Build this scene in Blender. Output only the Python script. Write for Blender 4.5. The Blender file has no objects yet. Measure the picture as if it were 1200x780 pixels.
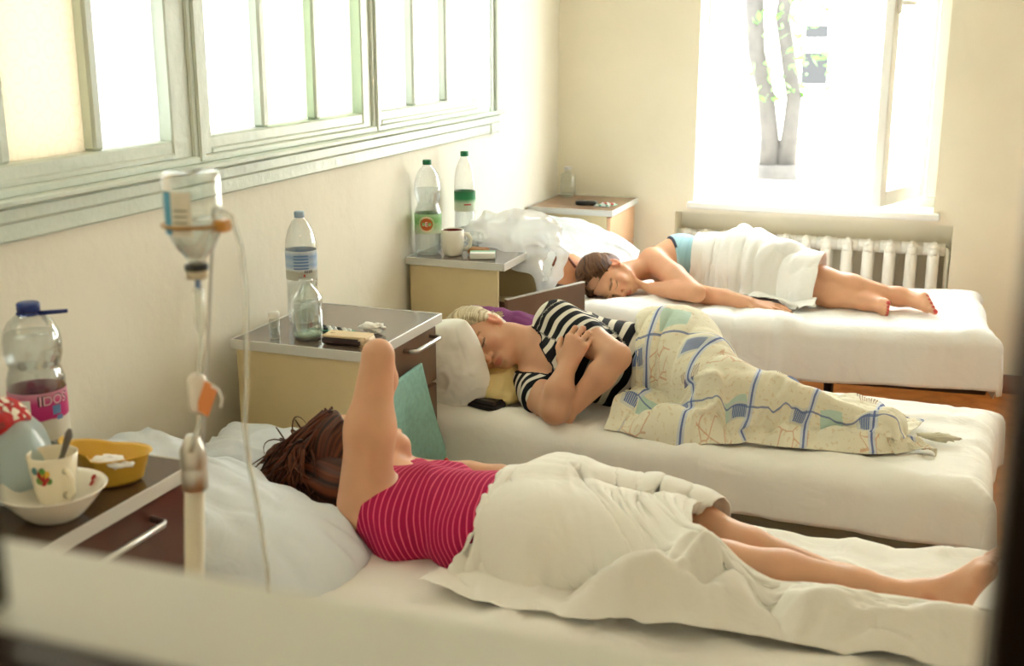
import bpy, bmesh, math, random
import numpy as np
from mathutils import Vector, Matrix
random.seed(7); RNG = np.random.default_rng(7)
S = bpy.context.scene; COL = S.collection
# ------------------------------------------------------------------ camera, sky, lights, exposure
cam_d = bpy.data.cameras.new('camera'); cam = bpy.data.objects.new('camera', cam_d); COL.objects.link(cam)
cam_d.sensor_width = 36; cam_d.lens = 41.79; cam_d.clip_start = .02
cam.location = (1.87, 0, 1.65); cam.rotation_euler = (math.radians(90 - 14.49), 0, math.radians(20.25))
cam_d.dof.use_dof = True; cam_d.dof.focus_distance = 3.6; cam_d.dof.aperture_fstop = 3.6
S.camera = cam
W = bpy.data.worlds.new('sky'); S.world = W; W.use_nodes = True
bg = W.node_tree.nodes['Background']; bg.inputs[0].default_value = (.92, .97, 1.0, 1); bg.inputs[1].default_value = 11.0
sun_d = bpy.data.lights.new('sun', 'SUN'); sun = bpy.data.objects.new('sun', sun_d); COL.objects.link(sun)
sun_d.energy = 5; sun_d.angle = math.radians(2); sun_d.color = (1, .95, .85)
sun.rotation_euler = (math.radians(42), 0, math.radians(12))          # lights the facade across the street
sun.location = (0, -6, 12)
def portal(name, loc, rot, sx, sy):
    d = bpy.data.lights.new(name, 'AREA'); d.shape = 'RECTANGLE'; d.size = sx; d.size_y = sy
    d.cycles.is_portal = True
    o = bpy.data.objects.new(name, d); o.location = loc; o.rotation_euler = rot; COL.objects.link(o)
portal('daylight_back', (1.25, 6.05, 1.55), (math.radians(-90), 0, 0), 1.2, 1.55)
portal('portal_added_window', (3.35, 6.05, 1.55), (math.radians(-90), 0, 0), 1.2, 1.55)  # portal for the unseen window added to bring in more daylight
fill_d = bpy.data.lights.new('added_corridor_fill', 'POINT'); fill_d.energy = 14; fill_d.shadow_soft_size = .15; fill_d.color = (1, .8, .6)  # added fill behind the camera, brightens the dark frame faces
fill_light = bpy.data.objects.new('added_corridor_fill', fill_d); fill_light.location = (2.3, -.55, 2.7); COL.objects.link(fill_light)
S.view_settings.view_transform = 'Standard'; S.view_settings.look = 'None'
S.view_settings.exposure = 0.70; S.view_settings.gamma = 1
S.cycles.use_denoising = True
S.cycles.max_bounces = 10; S.cycles.diffuse_bounces = 6; S.cycles.transparent_max_bounces = 24
S.cycles.sample_clamp_indirect = 8
# ------------------------------------------------------------------ helpers
def lin(c):
    c = np.array(c[:3], float) / 255
    return tuple(np.where(c <= .04045, c / 12.92, ((c + .055) / 1.055) ** 2.4)) + (1.0,)
def mat(name, rgb, rough=.55, noise=0, nscale=8, bump=0, bscale=40, metal=0, spec=.5, second=None, **kw):
    m = bpy.data.materials.new(name); m.use_nodes = True
    nt = m.node_tree; N = nt.nodes; L = nt.links; b = N['Principled BSDF']
    b.inputs['Roughness'].default_value = rough; b.inputs['Metallic'].default_value = metal
    b.inputs['Specular IOR Level'].default_value = spec
    c = lin(rgb)
    tc = N.new('ShaderNodeTexCoord')
    if noise or second:
        n = N.new('ShaderNodeTexNoise'); n.inputs['Scale'].default_value = nscale; n.inputs['Detail'].default_value = 5
        L.new(tc.outputs['Object'], n.inputs['Vector'])
        mx = N.new('ShaderNodeMix'); mx.data_type = 'RGBA'
        c2 = lin(second) if second else tuple(max(0, v * (1 - noise)) for v in c[:3]) + (1,)
        mx.inputs[6].default_value = c; mx.inputs[7].default_value = c2
        r = N.new('ShaderNodeMapRange'); r.inputs[1].default_value = .38; r.inputs[2].default_value = .66
        L.new(n.outputs['Fac'], r.inputs[0]); L.new(r.outputs[0], mx.inputs[0]); L.new(mx.outputs[2], b.inputs['Base Color'])
    else:
        b.inputs['Base Color'].default_value = c
    if bump:
        n2 = N.new('ShaderNodeTexNoise'); n2.inputs['Scale'].default_value = bscale; n2.inputs['Detail'].default_value = 4
        L.new(tc.outputs['Object'], n2.inputs['Vector'])
        bp = N.new('ShaderNodeBump'); bp.inputs['Strength'].default_value = bump; bp.inputs['Distance'].default_value = .01
        L.new(n2.outputs['Fac'], bp.inputs['Height']); L.new(bp.outputs[0], b.inputs['Normal'])
    for k, v in kw.items(): b.inputs[k.replace('_', ' ')].default_value = v
    return m
def clear_mat(name, tint=(.93, .96, .95), gloss=.12, rough=.03, body=None, body_a=0.0):
    """thin clear plastic or glass wall: lets light through with a fresnel sheen"""
    m = bpy.data.materials.new(name); m.use_nodes = True
    nt = m.node_tree; N = nt.nodes; L = nt.links
    for n in list(N):
        if n.type == 'BSDF_PRINCIPLED': N.remove(n)
    out = [n for n in N if n.type == 'OUTPUT_MATERIAL'][0]
    t = N.new('ShaderNodeBsdfTransparent'); t.inputs[0].default_value = tuple(tint) + (1,)
    g = N.new('ShaderNodeBsdfGlossy'); g.inputs['Roughness'].default_value = rough
    lw = N.new('ShaderNodeLayerWeight'); lw.inputs[0].default_value = .35
    r = N.new('ShaderNodeMapRange'); r.inputs[3].default_value = gloss * .35; r.inputs[4].default_value = min(1, gloss * 5)
    L.new(lw.outputs['Facing'], r.inputs[0])
    mx = N.new('ShaderNodeMixShader'); L.new(r.outputs[0], mx.inputs[0]); L.new(t.outputs[0], mx.inputs[1]); L.new(g.outputs[0], mx.inputs[2])
    last = mx
    if body:
        d = N.new('ShaderNodeBsdfDiffuse'); d.inputs[0].default_value = lin(body)
        tr = N.new('ShaderNodeBsdfTranslucent'); tr.inputs[0].default_value = lin(body)
        ad = N.new('ShaderNodeMixShader'); ad.inputs[0].default_value = .5; L.new(d.outputs[0], ad.inputs[1]); L.new(tr.outputs[0], ad.inputs[2])
        m2 = N.new('ShaderNodeMixShader'); m2.inputs[0].default_value = body_a
        L.new(last.outputs[0], m2.inputs[1]); L.new(ad.outputs[0], m2.inputs[2]); last = m2
    L.new(last.outputs[0], out.inputs[0])
    return m
BASE = {}
def thing(name, label, cat, loc=(0, 0, 0), group=None, kind=None):
    o = bpy.data.objects.new(name, None); COL.objects.link(o); o.location = loc; o.empty_display_size = .05
    BASE[o.name] = np.array(loc, float)
    if kind: o['kind'] = kind
    else: o['label'] = label; o['category'] = cat
    if group: o['group'] = group
    return o
def tag(o, label, cat, group=None):
    o['label'] = label; o['category'] = cat
    if group: o['group'] = group
    return o
def root_base(p):
    b = np.zeros(3)
    while p is not None:
        b = b + BASE.get(p.name, 0); p = p.parent
    return b
def link_mesh(name, V, Fq, m, parent=None, smooth=True, loc=None, tris=None, colors=None, floats=None):
    V = np.asarray(V, float)
    me = bpy.data.meshes.new(name)
    if loc is not None: b = np.array(loc, float) + (root_base(parent) if parent else 0); off = np.array(loc, float)
    else: b = root_base(parent) if parent else np.zeros(3); off = None
    if isinstance(Fq, np.ndarray):
        n = len(Fq); k = Fq.shape[1]
        me.vertices.add(len(V)); me.vertices.foreach_set('co', (V - b).astype(np.float32).ravel())
        me.loops.add(n * k); me.loops.foreach_set('vertex_index', Fq.astype(np.int32).ravel())
        me.polygons.add(n); me.polygons.foreach_set('loop_start', np.arange(0, n * k, k, dtype=np.int32))
        me.update(calc_edges=True)
    else:
        me.from_pydata([tuple(v) for v in (V - b)], [], Fq); me.update()
    me.validate()
    if smooth: me.polygons.foreach_set('use_smooth', np.ones(len(me.polygons), bool))
    if colors is not None:
        a = me.attributes.new('Col', 'FLOAT_COLOR', 'POINT')
        a.data.foreach_set('color', np.concatenate([colors, np.ones((len(colors), 1))], 1).astype(np.float32).ravel())
    for k, arr in (floats or {}).items():
        a = me.attributes.new(k, 'FLOAT', 'POINT'); a.data.foreach_set('value', np.asarray(arr, np.float32))
    if m: me.materials.append(m)
    o = bpy.data.objects.new(name, me); COL.objects.link(o)
    if off is not None: o.location = off; BASE[o.name] = off
    if parent: o.parent = parent
    return o
def nrm(v):
    v = np.array(v, float); return v / (np.linalg.norm(v) + 1e-12)
class MB:
    def __init__(s): s.v = []; s.f = []
    def add(s, V, Fs):
        n = len(s.v); s.v += [tuple(map(float, v)) for v in V]; s.f += [tuple(i + n for i in f) for f in Fs]; return s
    def box(s, x0, x1, y0, y1, z0, z1, bev=.003, M=None):
        c = np.array([(x0 + x1) / 2, (y0 + y1) / 2, (z0 + z1) / 2]); h = np.array([abs(x1 - x0), abs(y1 - y0), abs(z1 - z0)]) / 2
        bev = min(bev, h.min() * .45)
        V = []; idx = {}
        for sx in (-1, 1):
            for sy in (-1, 1):
                for sz in (-1, 1):
                    sg = np.array([sx, sy, sz])
                    for a in range(3):
                        p = sg * (h - bev); p[a] = sg[a] * h[a]
                        idx[(sx, sy, sz, a)] = len(V); V.append(c + p)
        Fs = []
        for a in range(3):
            b, d = (a + 1) % 3, (a + 2) % 3
            for sg in (-1, 1):
                q = []
                for (u, w) in ((-1, -1), (1, -1), (1, 1), (-1, 1)):
                    t = [0, 0, 0]; t[a] = sg; t[b] = u; t[d] = w; q.append(idx[(*t, a)])
                Fs.append(q if sg > 0 else q[::-1])
            for u in (-1, 1):                                            # edges along axis a
                for w in (-1, 1):
                    t0 = [0, 0, 0]; t0[a] = -1; t0[b] = u; t0[d] = w; t1 = list(t0); t1[a] = 1
                    q = [idx[(*t0, b)], idx[(*t1, b)], idx[(*t1, d)], idx[(*t0, d)]]
                    Fs.append(q if u * w < 0 else q[::-1])
        for sx in (-1, 1):
            for sy in (-1, 1):
                for sz in (-1, 1):
                    q = [idx[(sx, sy, sz, a)] for a in range(3)]
                    Fs.append(q if sx * sy * sz > 0 else q[::-1])
        if M is not None: V = [M @ Vector(v) for v in V]
        return s.add(V, Fs)
    def tube(s, pts, rad, seg=10, cap=True, flat=None):
        pts = [np.array(p, float) for p in pts]; n = len(pts)
        rad = [rad] * n if np.isscalar(rad) else list(rad)
        prev = None; V = []
        for i, p in enumerate(pts):
            t = nrm(pts[min(i + 1, n - 1)] - pts[max(i - 1, 0)])
            if prev is None: prev = nrm(np.cross(t, (0, 0, 1) if abs(t[2]) < .9 else (1, 0, 0)))
            u = nrm(prev - t * (prev @ t)); prev = u; w = np.cross(t, u)
            for k in range(seg):
                a = 2 * math.pi * k / seg
                V.append(p + rad[i] * (u * math.cos(a) + w * math.sin(a) * (flat or 1)))
        Fs = [(i * seg + k, i * seg + (k + 1) % seg, (i + 1) * seg + (k + 1) % seg, (i + 1) * seg + k) for i in range(n - 1) for k in range(seg)]
        if cap: Fs += [tuple(range(seg))[::-1], tuple((n - 1) * seg + k for k in range(seg))]
        return s.add(V, Fs)
    def lathe(s, prof, c=(0, 0, 0), seg=28, M=None, cap0=True, cap1=False, a0=0, a1=2 * math.pi, sx=1, sy=1):
        full = abs(a1 - a0 - 2 * math.pi) < 1e-6; ns = seg if full else seg + 1
        V = []
        for r, z in prof:
            for k in range(ns):
                a = a0 + (a1 - a0) * k / seg
                v = Vector((r * math.cos(a) * sx, r * math.sin(a) * sy, z))
                V.append((M @ v) if M is not None else np.array(v) + np.array(c))
        Fs = []
        for i in range(len(prof) - 1):
            for k in range(seg):
                k2 = (k + 1) % ns
                Fs.append((i * ns + k, i * ns + k2, (i + 1) * ns + k2, (i + 1) * ns + k))
        if full and cap0: Fs.append(tuple(range(ns))[::-1])
        if full and cap1: Fs.append(tuple((len(prof) - 1) * ns + k for k in range(ns)))
        return s.add(V, Fs)
    def grid(s, P, closed_u=False):
        ny, nx = P.shape[:2]
        Fs = [(j * nx + i, j * nx + (i + 1) % nx, (j + 1) * nx + (i + 1) % nx, (j + 1) * nx + i) for j in range(ny - 1) for i in range(nx if closed_u else nx - 1)]
        return s.add(P.reshape(-1, 3), Fs)
    def build(s, name, m, parent=None, smooth=False, loc=None):
        return link_mesh(name, np.array(s.v), s.f, m, parent, smooth, loc)
def smooth_angle(o, deg=40):
    o.data.polygons.foreach_set('use_smooth', np.ones(len(o.data.polygons), bool))
    o.data.set_sharp_from_angle(angle=math.radians(deg)); return o
def grid_faces(ny, nx, mask=None):
    j, i = np.mgrid[0:ny - 1, 0:nx - 1]
    q = np.stack([j * nx + i, j * nx + i + 1, (j + 1) * nx + i + 1, (j + 1) * nx + i], -1).reshape(-1, 4)
    return q if mask is None else q[mask.reshape(-1)]
def _h(ix, iy, iz, seed):
    n = (ix * 374761393 + iy * 668265263 + iz * 2147483647 + seed * 1274126177) & 0xffffffff
    n = ((n ^ (n >> 13)) * 1274126177) & 0xffffffff
    n = ((n ^ (n >> 16)) * 2246822519) & 0xffffffff
    return ((n ^ (n >> 15)) & 0xffffff) / 16777215.0
def vnoise(x, y, z=0, seed=0):
    x, y, z = np.broadcast_arrays(np.asarray(x, float), y, z)
    ix, iy, iz = [np.floor(a).astype(np.int64) for a in (x, y, z)]
    fx, fy, fz = x - ix, y - iy, z - iz
    fx, fy, fz = [a * a * a * (a * (a * 6 - 15) + 10) for a in (fx, fy, fz)]
    r = 0
    for dx in (0, 1):
        for dy in (0, 1):
            for dz in (0, 1):
                r = r + _h(ix + dx, iy + dy, iz + dz, seed) * (fx if dx else 1 - fx) * (fy if dy else 1 - fy) * (fz if dz else 1 - fz)
    return r * 2 - 1
def fbm(x, y, z=0, seed=0, oct=3):
    r = 0; a = 1
    for o in range(oct): r = r + a * vnoise(np.asarray(x) * 2 ** o, np.asarray(y) * 2 ** o, np.asarray(z) * 2 ** o, seed + o); a *= .5
    return r
def ridge(x, y, seed=0):
    return 1 - np.abs(vnoise(x, y, 0, seed)) * 2
# ---- implicit surfaces for bodies, hair and clothes
def smin(a, b, k):
    if k <= 0: return np.minimum(a, b)
    h = np.clip(.5 + .5 * (b - a) / k, 0, 1); return b + (a - b) * h - k * h * (1 - h)
class Field:
    def __init__(s, lo, hi, h):
        s.lo = np.array(lo, float); s.h = h; s.n = np.ceil((np.array(hi) - s.lo) / h).astype(int) + 1
        s.ax = [(s.lo[i] + h * np.arange(s.n[i])).astype(np.float32) for i in range(3)]
        s.F = np.full(s.n, .06, np.float32)
    def sl(s, lo, hi):
        a = np.clip(np.floor((np.array(lo) - s.lo) / s.h).astype(int), 0, s.n); b = np.clip(np.ceil((np.array(hi) - s.lo) / s.h).astype(int) + 1, 0, s.n)
        sl = tuple(slice(a[i], max(a[i], b[i])) for i in range(3))
        return sl, s.ax[0][sl[0]][:, None, None], s.ax[1][sl[1]][None, :, None], s.ax[2][sl[2]][None, None, :]
    def put(s, sl, d, k, sub):
        if sub: s.F[sl] = -smin(-s.F[sl], d, k)
        else: s.F[sl] = smin(s.F[sl], d, k)
    def cap(s, a, b, ra, rb=None, k=.02, sub=False):
        rb = ra if rb is None else rb; a = np.array(a, float); b = np.array(b, float); p = max(ra, rb) + k + .05
        sl, X, Y, Z = s.sl(np.minimum(a, b) - p, np.maximum(a, b) + p)
        d = b - a; L2 = d @ d + 1e-9
        t = np.clip(((X - a[0]) * d[0] + (Y - a[1]) * d[1] + (Z - a[2]) * d[2]) / L2, 0, 1)
        q = np.sqrt((X - a[0] - t * d[0]) ** 2 + (Y - a[1] - t * d[1]) ** 2 + (Z - a[2] - t * d[2]) ** 2)
        s.put(sl, q - (ra + (rb - ra) * t), k, sub); return s
    def chain(s, pts, rad, k=.02):
        for i in range(len(pts) - 1): s.cap(pts[i], pts[i + 1], rad[i], rad[i + 1], k)
        return s
    def ell(s, c, R, r, k=.02, sub=False):
        c = np.array(c, float); R = np.array(R, float); r = np.array(r, float); p = r.max() + k + .05
        sl, X, Y, Z = s.sl(c - p, c + p)
        X = X - c[0]; Y = Y - c[1]; Z = Z - c[2]; q = [(X * R[i][0] + Y * R[i][1] + Z * R[i][2]) for i in range(3)]
        k0 = np.sqrt(sum((q[i] / r[i]) ** 2 for i in range(3))); k1 = np.sqrt(sum((q[i] / r[i] ** 2) ** 2 for i in range(3))) + 1e-6
        s.put(sl, k0 * (k0 - 1) / k1, k, sub); return s
    def grids(s): return s.ax[0][:, None, None], s.ax[1][None, :, None], s.ax[2][None, None, :]
    def mesh(s):
        F = s.F; inside = F < 0
        nx, ny, nz = F.shape
        cnt = np.zeros((nx - 1, ny - 1, nz - 1), np.int8)
        for dx in (0, 1):
            for dy in (0, 1):
                for dz in (0, 1): cnt += inside[dx:nx - 1 + dx, dy:ny - 1 + dy, dz:nz - 1 + dz]
        act = (cnt > 0) & (cnt < 8); I, J, K = np.nonzero(act); n = len(I)
        acc = np.zeros((n, 3)); num = np.zeros(n)
        for a in range(3):
            b, c = [i for i in range(3) if i != a]
            for u in (0, 1):
                for w in (0, 1):
                    o = [0, 0, 0]; o[b] = u; o[c] = w; e = list(o); e[a] = 1
                    f0 = F[I + o[0], J + o[1], K + o[2]]; f1 = F[I + e[0], J + e[1], K + e[2]]
                    m = (f0 < 0) != (f1 < 0); t = np.where(m, f0 / np.where(m, f0 - f1, 1), 0)
                    pos = np.array(o, float)[None, :].repeat(n, 0); pos[:, a] += t
                    acc += pos * m[:, None]; num += m
        V = s.lo + s.h * (np.stack([I, J, K], 1) + acc / num[:, None])
        idm = np.full(act.shape, -1, np.int32); idm[I, J, K] = np.arange(n); quads = []
        for a in range(3):
            b, c = (a + 1) % 3, (a + 2) % 3
            i0 = [slice(None)] * 3; i1 = [slice(None)] * 3; i0[a] = slice(0, -1); i1[a] = slice(1, None)
            cr = inside[tuple(i0)] != inside[tuple(i1)]; P = np.stack(np.nonzero(cr), 1)
            P = P[(P[:, b] > 0) & (P[:, c] > 0) & (P[:, b] < F.shape[b] - 1) & (P[:, c] < F.shape[c] - 1)]
            q = []
            for (u, w) in ((-1, -1), (0, -1), (0, 0), (-1, 0)):
                T = P.copy(); T[:, b] += u; T[:, c] += w; q.append(idm[T[:, 0], T[:, 1], T[:, 2]])
            q = np.stack(q, 1); fl = inside[P[:, 0], P[:, 1], P[:, 2]]
            q[~fl] = q[~fl][:, ::-1]; quads.append(q)
        return V, np.concatenate(quads)
    def sampler(s, step=2):
        F = s.F[::step, ::step, ::step]; h = s.h * step; G = np.stack(np.gradient(F, h), -1); lo = s.lo; n = np.array(F.shape)
        def f(P):
            q = (P - lo) / h; inb = np.all((q >= 0) & (q < n - 1.001), 1); q = np.clip(q, 0, n - 1.001); i = q.astype(int); t = q - i
            d = 0
            for dx in (0, 1):
                for dy in (0, 1):
                    for dz in (0, 1):
                        w = (t[:, 0] if dx else 1 - t[:, 0]) * (t[:, 1] if dy else 1 - t[:, 1]) * (t[:, 2] if dz else 1 - t[:, 2])
                        d = d + w * F[i[:, 0] + dx, i[:, 1] + dy, i[:, 2] + dz]
            j = np.minimum((q + .5).astype(int), n - 1); g = G[j[:, 0], j[:, 1], j[:, 2]]
            g = g / (np.linalg.norm(g, axis=1, keepdims=True) + 1e-6)
            return np.where(inb, d, .06), g
        return f
def smooth_mesh(V, Q, it=1, lam=.5):
    n = len(V)
    E = np.concatenate([Q[:, [0, 1]], Q[:, [1, 2]], Q[:, [2, 3]], Q[:, [3, 0]]])
    for _ in range(it):
        A = np.zeros((n, 3)); c = np.zeros(n)
        for a, b in ((0, 1), (1, 0)):
            for k in range(3): A[:, k] += np.bincount(E[:, a], V[E[:, b], k], n)
            c += np.bincount(E[:, a], minlength=n)
        V = V + lam * (A / np.maximum(c, 1)[:, None] - V)
    return V
def folds(P, amp, ang=0., freq=9., stretch=.25, seed=1, w=1., q=None, up=False, pleat=False):
    """soft running creases pushed out along the cloth normals"""
    gx = np.gradient(P, axis=1); gy = np.gradient(P, axis=0); n = np.cross(gx, gy); n /= np.linalg.norm(n, axis=-1, keepdims=True) + 1e-9
    x, y = (P[..., 0], P[..., 1]) if q is None else (q[..., 0], q[..., 1])
    u = x * math.cos(ang) + y * math.sin(ang); v = -x * math.sin(ang) + y * math.cos(ang)
    wx = .35 * vnoise(x * 5, y * 5, 0, seed) / freq * 3
    r = ridge((v + wx) * freq, u * freq * stretch, seed + 1) * .6 + ridge((v + 1.5 * wx) * freq * 2.1, u * freq * stretch * 1.6, seed + 2) * .3
    if pleat:                                                        # rounded rolls between sharp valleys
        a = np.abs(vnoise((v + wx) * freq, u * freq * stretch, 0, seed + 1)); b = np.abs(vnoise((v + 1.6 * wx) * freq * 1.9, u * freq * stretch * 1.5, 0, seed + 2)); r = 1.5 * a ** .75 + .6 * b ** .8 - .1
    d = amp * w * np.maximum(r + .1, 0) ** (1 if pleat else 1.3)
    return P + (np.array((0, 0, 1.)) if up else n) * d[..., None]
def drape(P, Q, fields, floor, steps=120, iters=10, mu=.6, gap=.006, g=-5.0, damp=.95, pin=None, bend=.04, seed=1, bound=None):
    """position based cloth: P (ny,nx,3) start, Q (ny,nx,2) unstretched cloth coordinates"""
    ny, nx = P.shape[:2]; dt = 1 / 60.
    cons = []
    def addc(a, b, k):
        cons.append((a, b, np.linalg.norm(Q[a] - Q[b], axis=-1), k))
    sl = slice
    for o in (0, 1):
        ia = np.arange(o, nx - 1, 2); addc((sl(None), ia), (sl(None), ia + 1), 1)
        ja = np.arange(o, ny - 1, 2); addc((ja,), (ja + 1,), 1)
    for o in (0, 1):
        ja = np.arange(o, ny - 1, 2)
        addc((ja[:, None], np.arange(0, nx - 1)[None, :]), (ja[:, None] + 1, np.arange(1, nx)[None, :]), .5)
        addc((ja[:, None], np.arange(1, nx)[None, :]), (ja[:, None] + 1, np.arange(0, nx - 1)[None, :]), .5)
    for st in (2,):
        for o in range(4):
            ia = np.array([i for i in range(nx - st) if (i // st) % 2 == o % 2 and (i % st) == o // 2]); addc((sl(None), ia), (sl(None), ia + st), bend)
            ja = np.array([j for j in range(ny - st) if (j // st) % 2 == o % 2 and (j % st) == o // 2]); addc((ja,), (ja + st,), bend)
    P = P.copy(); V = np.zeros_like(P)
    P[..., 2] += .004 * RNG.standard_normal(P.shape[:2])
    for s_ in range(steps):
        V[..., 2] += g * dt; V *= damp
        sp = np.linalg.norm(V, axis=-1, keepdims=True); V *= np.minimum(1, 1.2 / np.maximum(sp, 1e-6))
        O = P.copy(); P = P + V * dt
        for it in range(iters):
            for a, b, r, k in cons:
                d = P[b] - P[a]; l = np.linalg.norm(d, axis=-1) + 1e-9
                c = (k * .5 * (l - r) / l)[..., None] * d
                P[a] += c; P[b] -= c
            if it % 3 == 2 or it == iters - 1:
                X = P.reshape(-1, 3); con = np.zeros(len(X), bool)
                for f in fields:
                    d, gr = f(X); m = d < gap; X[m] += gr[m] * (gap - d[m])[:, None]; con |= m
                z0 = floor(X[:, 0], X[:, 1]); m = X[:, 2] < z0; X[m, 2] = z0[m]; con |= m
                if bound is not None: bound(X)
                P = X.reshape(P.shape)
            if pin is not None: P[pin[0]] = pin[1]
        c2 = con.reshape(ny, nx)
        mv = P - O; mv[c2] *= (1 - mu); P = O + mv if False else np.where(c2[..., None], O + mv, P)
        V = (P - O) / dt
    return P
# ------------------------------------------------------------------ materials
M_wall = mat('cream_plaster', (234, 229, 213), .7, noise=.06, nscale=2.5, bump=.25, bscale=18)
M_wallb = mat('warm_cream_plaster', (242, 235, 214), .7, noise=.05, nscale=2.5, bump=.2, bscale=18)
M_ceil = mat('white_ceiling', (240, 238, 228), .8, noise=.03)
M_floor = mat('orange_brown_floor', (196, 124, 62), .32, noise=.3, nscale=14, second=(168, 98, 44))
M_frame = mat('pale_green_gloss_paint', (206, 216, 204), .32, noise=.05, nscale=6, bump=.25, bscale=30)
M_white = mat('white_gloss_paint', (240, 240, 234), .3)
M_brown = mat('dark_brown_paint', (58, 44, 30), .45, noise=.25, nscale=5)
M_casing = mat('shaded_olive_paint', (70, 68, 50), .5, noise=.2, nscale=5)  # olive darkened to carry the shade on the left jamb
def fabric(name, rgb, amt=.5, scale=9, fine=.12, rough=.85):
    """cotton with soft creases: a warped ridge pattern in the bump"""
    m = mat(name, rgb, rough, noise=.03, nscale=3, spec=.2); nt = m.node_tree; N = nt.nodes; L = nt.links; b = N['Principled BSDF']
    tc = [n for n in N if n.type == 'TEX_COORD'][0]
    n1 = N.new('ShaderNodeTexNoise'); n1.inputs['Scale'].default_value = scale; n1.inputs['Detail'].default_value = 3; n1.inputs['Distortion'].default_value = .5; L.new(tc.outputs['Object'], n1.inputs[0])
    r = N.new('ShaderNodeMath'); r.operation = 'MULTIPLY'; r.inputs[1].default_value = 1.0; L.new(n1.outputs['Fac'], r.inputs[0])
    n2 = N.new('ShaderNodeTexNoise'); n2.inputs['Scale'].default_value = 320; L.new(tc.outputs['Object'], n2.inputs[0])
    b1 = N.new('ShaderNodeBump'); b1.inputs['Strength'].default_value = amt; b1.inputs['Distance'].default_value = .02; L.new(r.outputs[0], b1.inputs['Height'])
    b2 = N.new('ShaderNodeBump'); b2.inputs['Strength'].default_value = fine; b2.inputs['Distance'].default_value = .002; L.new(n2.outputs[0], b2.inputs['Height']); L.new(b1.outputs[0], b2.inputs['Normal']); L.new(b2.outputs[0], b.inputs['Normal'])
    return m
M_sheet = fabric('white_cotton', (243, 243, 240), .35)
M_sheet2 = fabric('ivory_cotton', (244, 242, 235), .35)
M_blue_pillow = fabric('bluish_white_cotton', (226, 233, 240), .4, 9)
M_matt = mat('mattress_ticking', (196, 180, 150), .9)
M_rail = mat('grey_green_enamel', (128, 126, 104), .45, noise=.1)
M_darkmetal = mat('dark_brown_metal', (52, 36, 26), .4)
M_chrome = mat('brushed_metal', (200, 198, 192), .28, metal=1.0)
M_side = mat('beige_laminate', (214, 196, 152), .4, noise=.05, nscale=10)
M_top = mat('grey_brown_laminate', (112, 98, 88), .16, noise=.1, nscale=30, spec=.9)
M_top1 = mat('dark_brown_laminate', (84, 64, 50), .2, noise=.12, nscale=30, spec=.7)
M_front = mat('brown_laminate', (112, 84, 66), .3, noise=.15, nscale=12)
M_front1 = mat('red_brown_laminate', (92, 54, 40), .28, noise=.15, nscale=12)
M_front4 = mat('peach_laminate', (226, 180, 138), .35, noise=.08, nscale=12)
M_edge = mat('pale_grey_edge_band', (206, 206, 200), .3)
M_in = mat('drawer_inside', (96, 66, 46), .5)
# ------------------------------------------------------------------ setting
def struct(name, mb, m, smooth=False):
    o = mb.build(name, m, None, smooth); o['kind'] = 'structure'; return o
RX, YB, HC = 4.4, 5.74, 3.1
struct('floor', MB().box(-.12, RX, .43, YB + .35, -.1, 0, 0), M_floor)
struct('ceiling', MB().box(-.12, RX, .43, YB + .35, HC, HC + .1, 0), M_ceil)
w = MB(); LW0, LW1, LZ0, LZ1 = .62, 4.80, 1.24, 2.5
w.box(-.14, 0, .43, YB + .3, 0, LZ0, 0); w.box(-.14, 0, .43, YB + .3, LZ1, HC, 0); w.box(-.14, 0, .43, LW0, LZ0, LZ1, 0); w.box(-.14, 0, LW1, YB + .3, LZ0, LZ1, 0)
struct('wall_left', w, M_wall)
struct('wall_right', MB().box(RX, RX + .12, .43, YB + .3, 0, HC, 0), M_wall)
# back wall with its window, a second unseen one added for daylight, and their radiator niches (0.14 deep)
BX = [(.70, 1.81), (2.80, 3.91)]; ZS, ZT = .815, 2.35; TH = .30; NZ = .765
def wall_piece(*q): struct('wall_back', MB().box(*q, 0), M_wallb)
wall_piece(0, BX[0][0] - .09, YB, YB + TH, 0, HC); wall_piece(BX[0][1] + .09, BX[1][0] - .09, YB, YB + TH, 0, HC); wall_piece(BX[1][1] + .09, RX, YB, YB + TH, 0, HC)
for a, b in BX:
    wall_piece(a - .09, a, YB, YB + TH, NZ, HC); wall_piece(b, b + .09, YB, YB + TH, NZ, HC)
    wall_piece(a, b, YB, YB + TH, ZT, HC); wall_piece(a, b, YB, YB + TH, NZ, ZS - .031); wall_piece(a - .09, b + .09, YB + .15, YB + TH, 0, NZ)
w = MB(); w.box(0, BX[0][0] - .09, YB - .015, YB, 0, .09, .004); w.box(BX[0][1] + .09, BX[1][0] - .09, YB - .015, YB, 0, .09, .004); w.box(BX[1][1] + .09, RX, YB - .015, YB, 0, .09, .004)
struct('baseboard_back', w, mat('brown_skirting', (120, 66, 36), .4))
# front wall (an interior window through which the room is seen)
OX0, OX1, OZ0, OZ1 = 1.20, 2.10, 1.35, 2.45
w = MB(); w.box(0, OX0, .46, .52, 0, HC, 0); w.box(OX1, RX, .46, .52, 0, HC, 0); w.box(OX0, OX1, .46, .52, 0, OZ0 - .03, 0); w.box(OX0, OX1, .46, .52, OZ1, HC, 0)
struct('wall_front', w, M_wall)
w = MB(); w.box(OX0, OX1, .425, .521, OZ0 - .03, OZ0, .004)
struct('trim_1', w, mat('pale_cream_green_paint', (240, 243, 228), .4, noise=.05, nscale=6))                                              # painted sill board of the opening
w = MB(); w.box(.3, 1.412, .40, .45, 0, HC, .004); w.box(1.896, 3.2, .40, .45, 0, HC, .004)
w.box(1.412, 1.896, .40, .432, 0, OZ0 - .001, .004); w.box(1.412, 1.896, .40, .45, 2.4, HC, .004)
struct('wall_corridor', w, M_brown)
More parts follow.
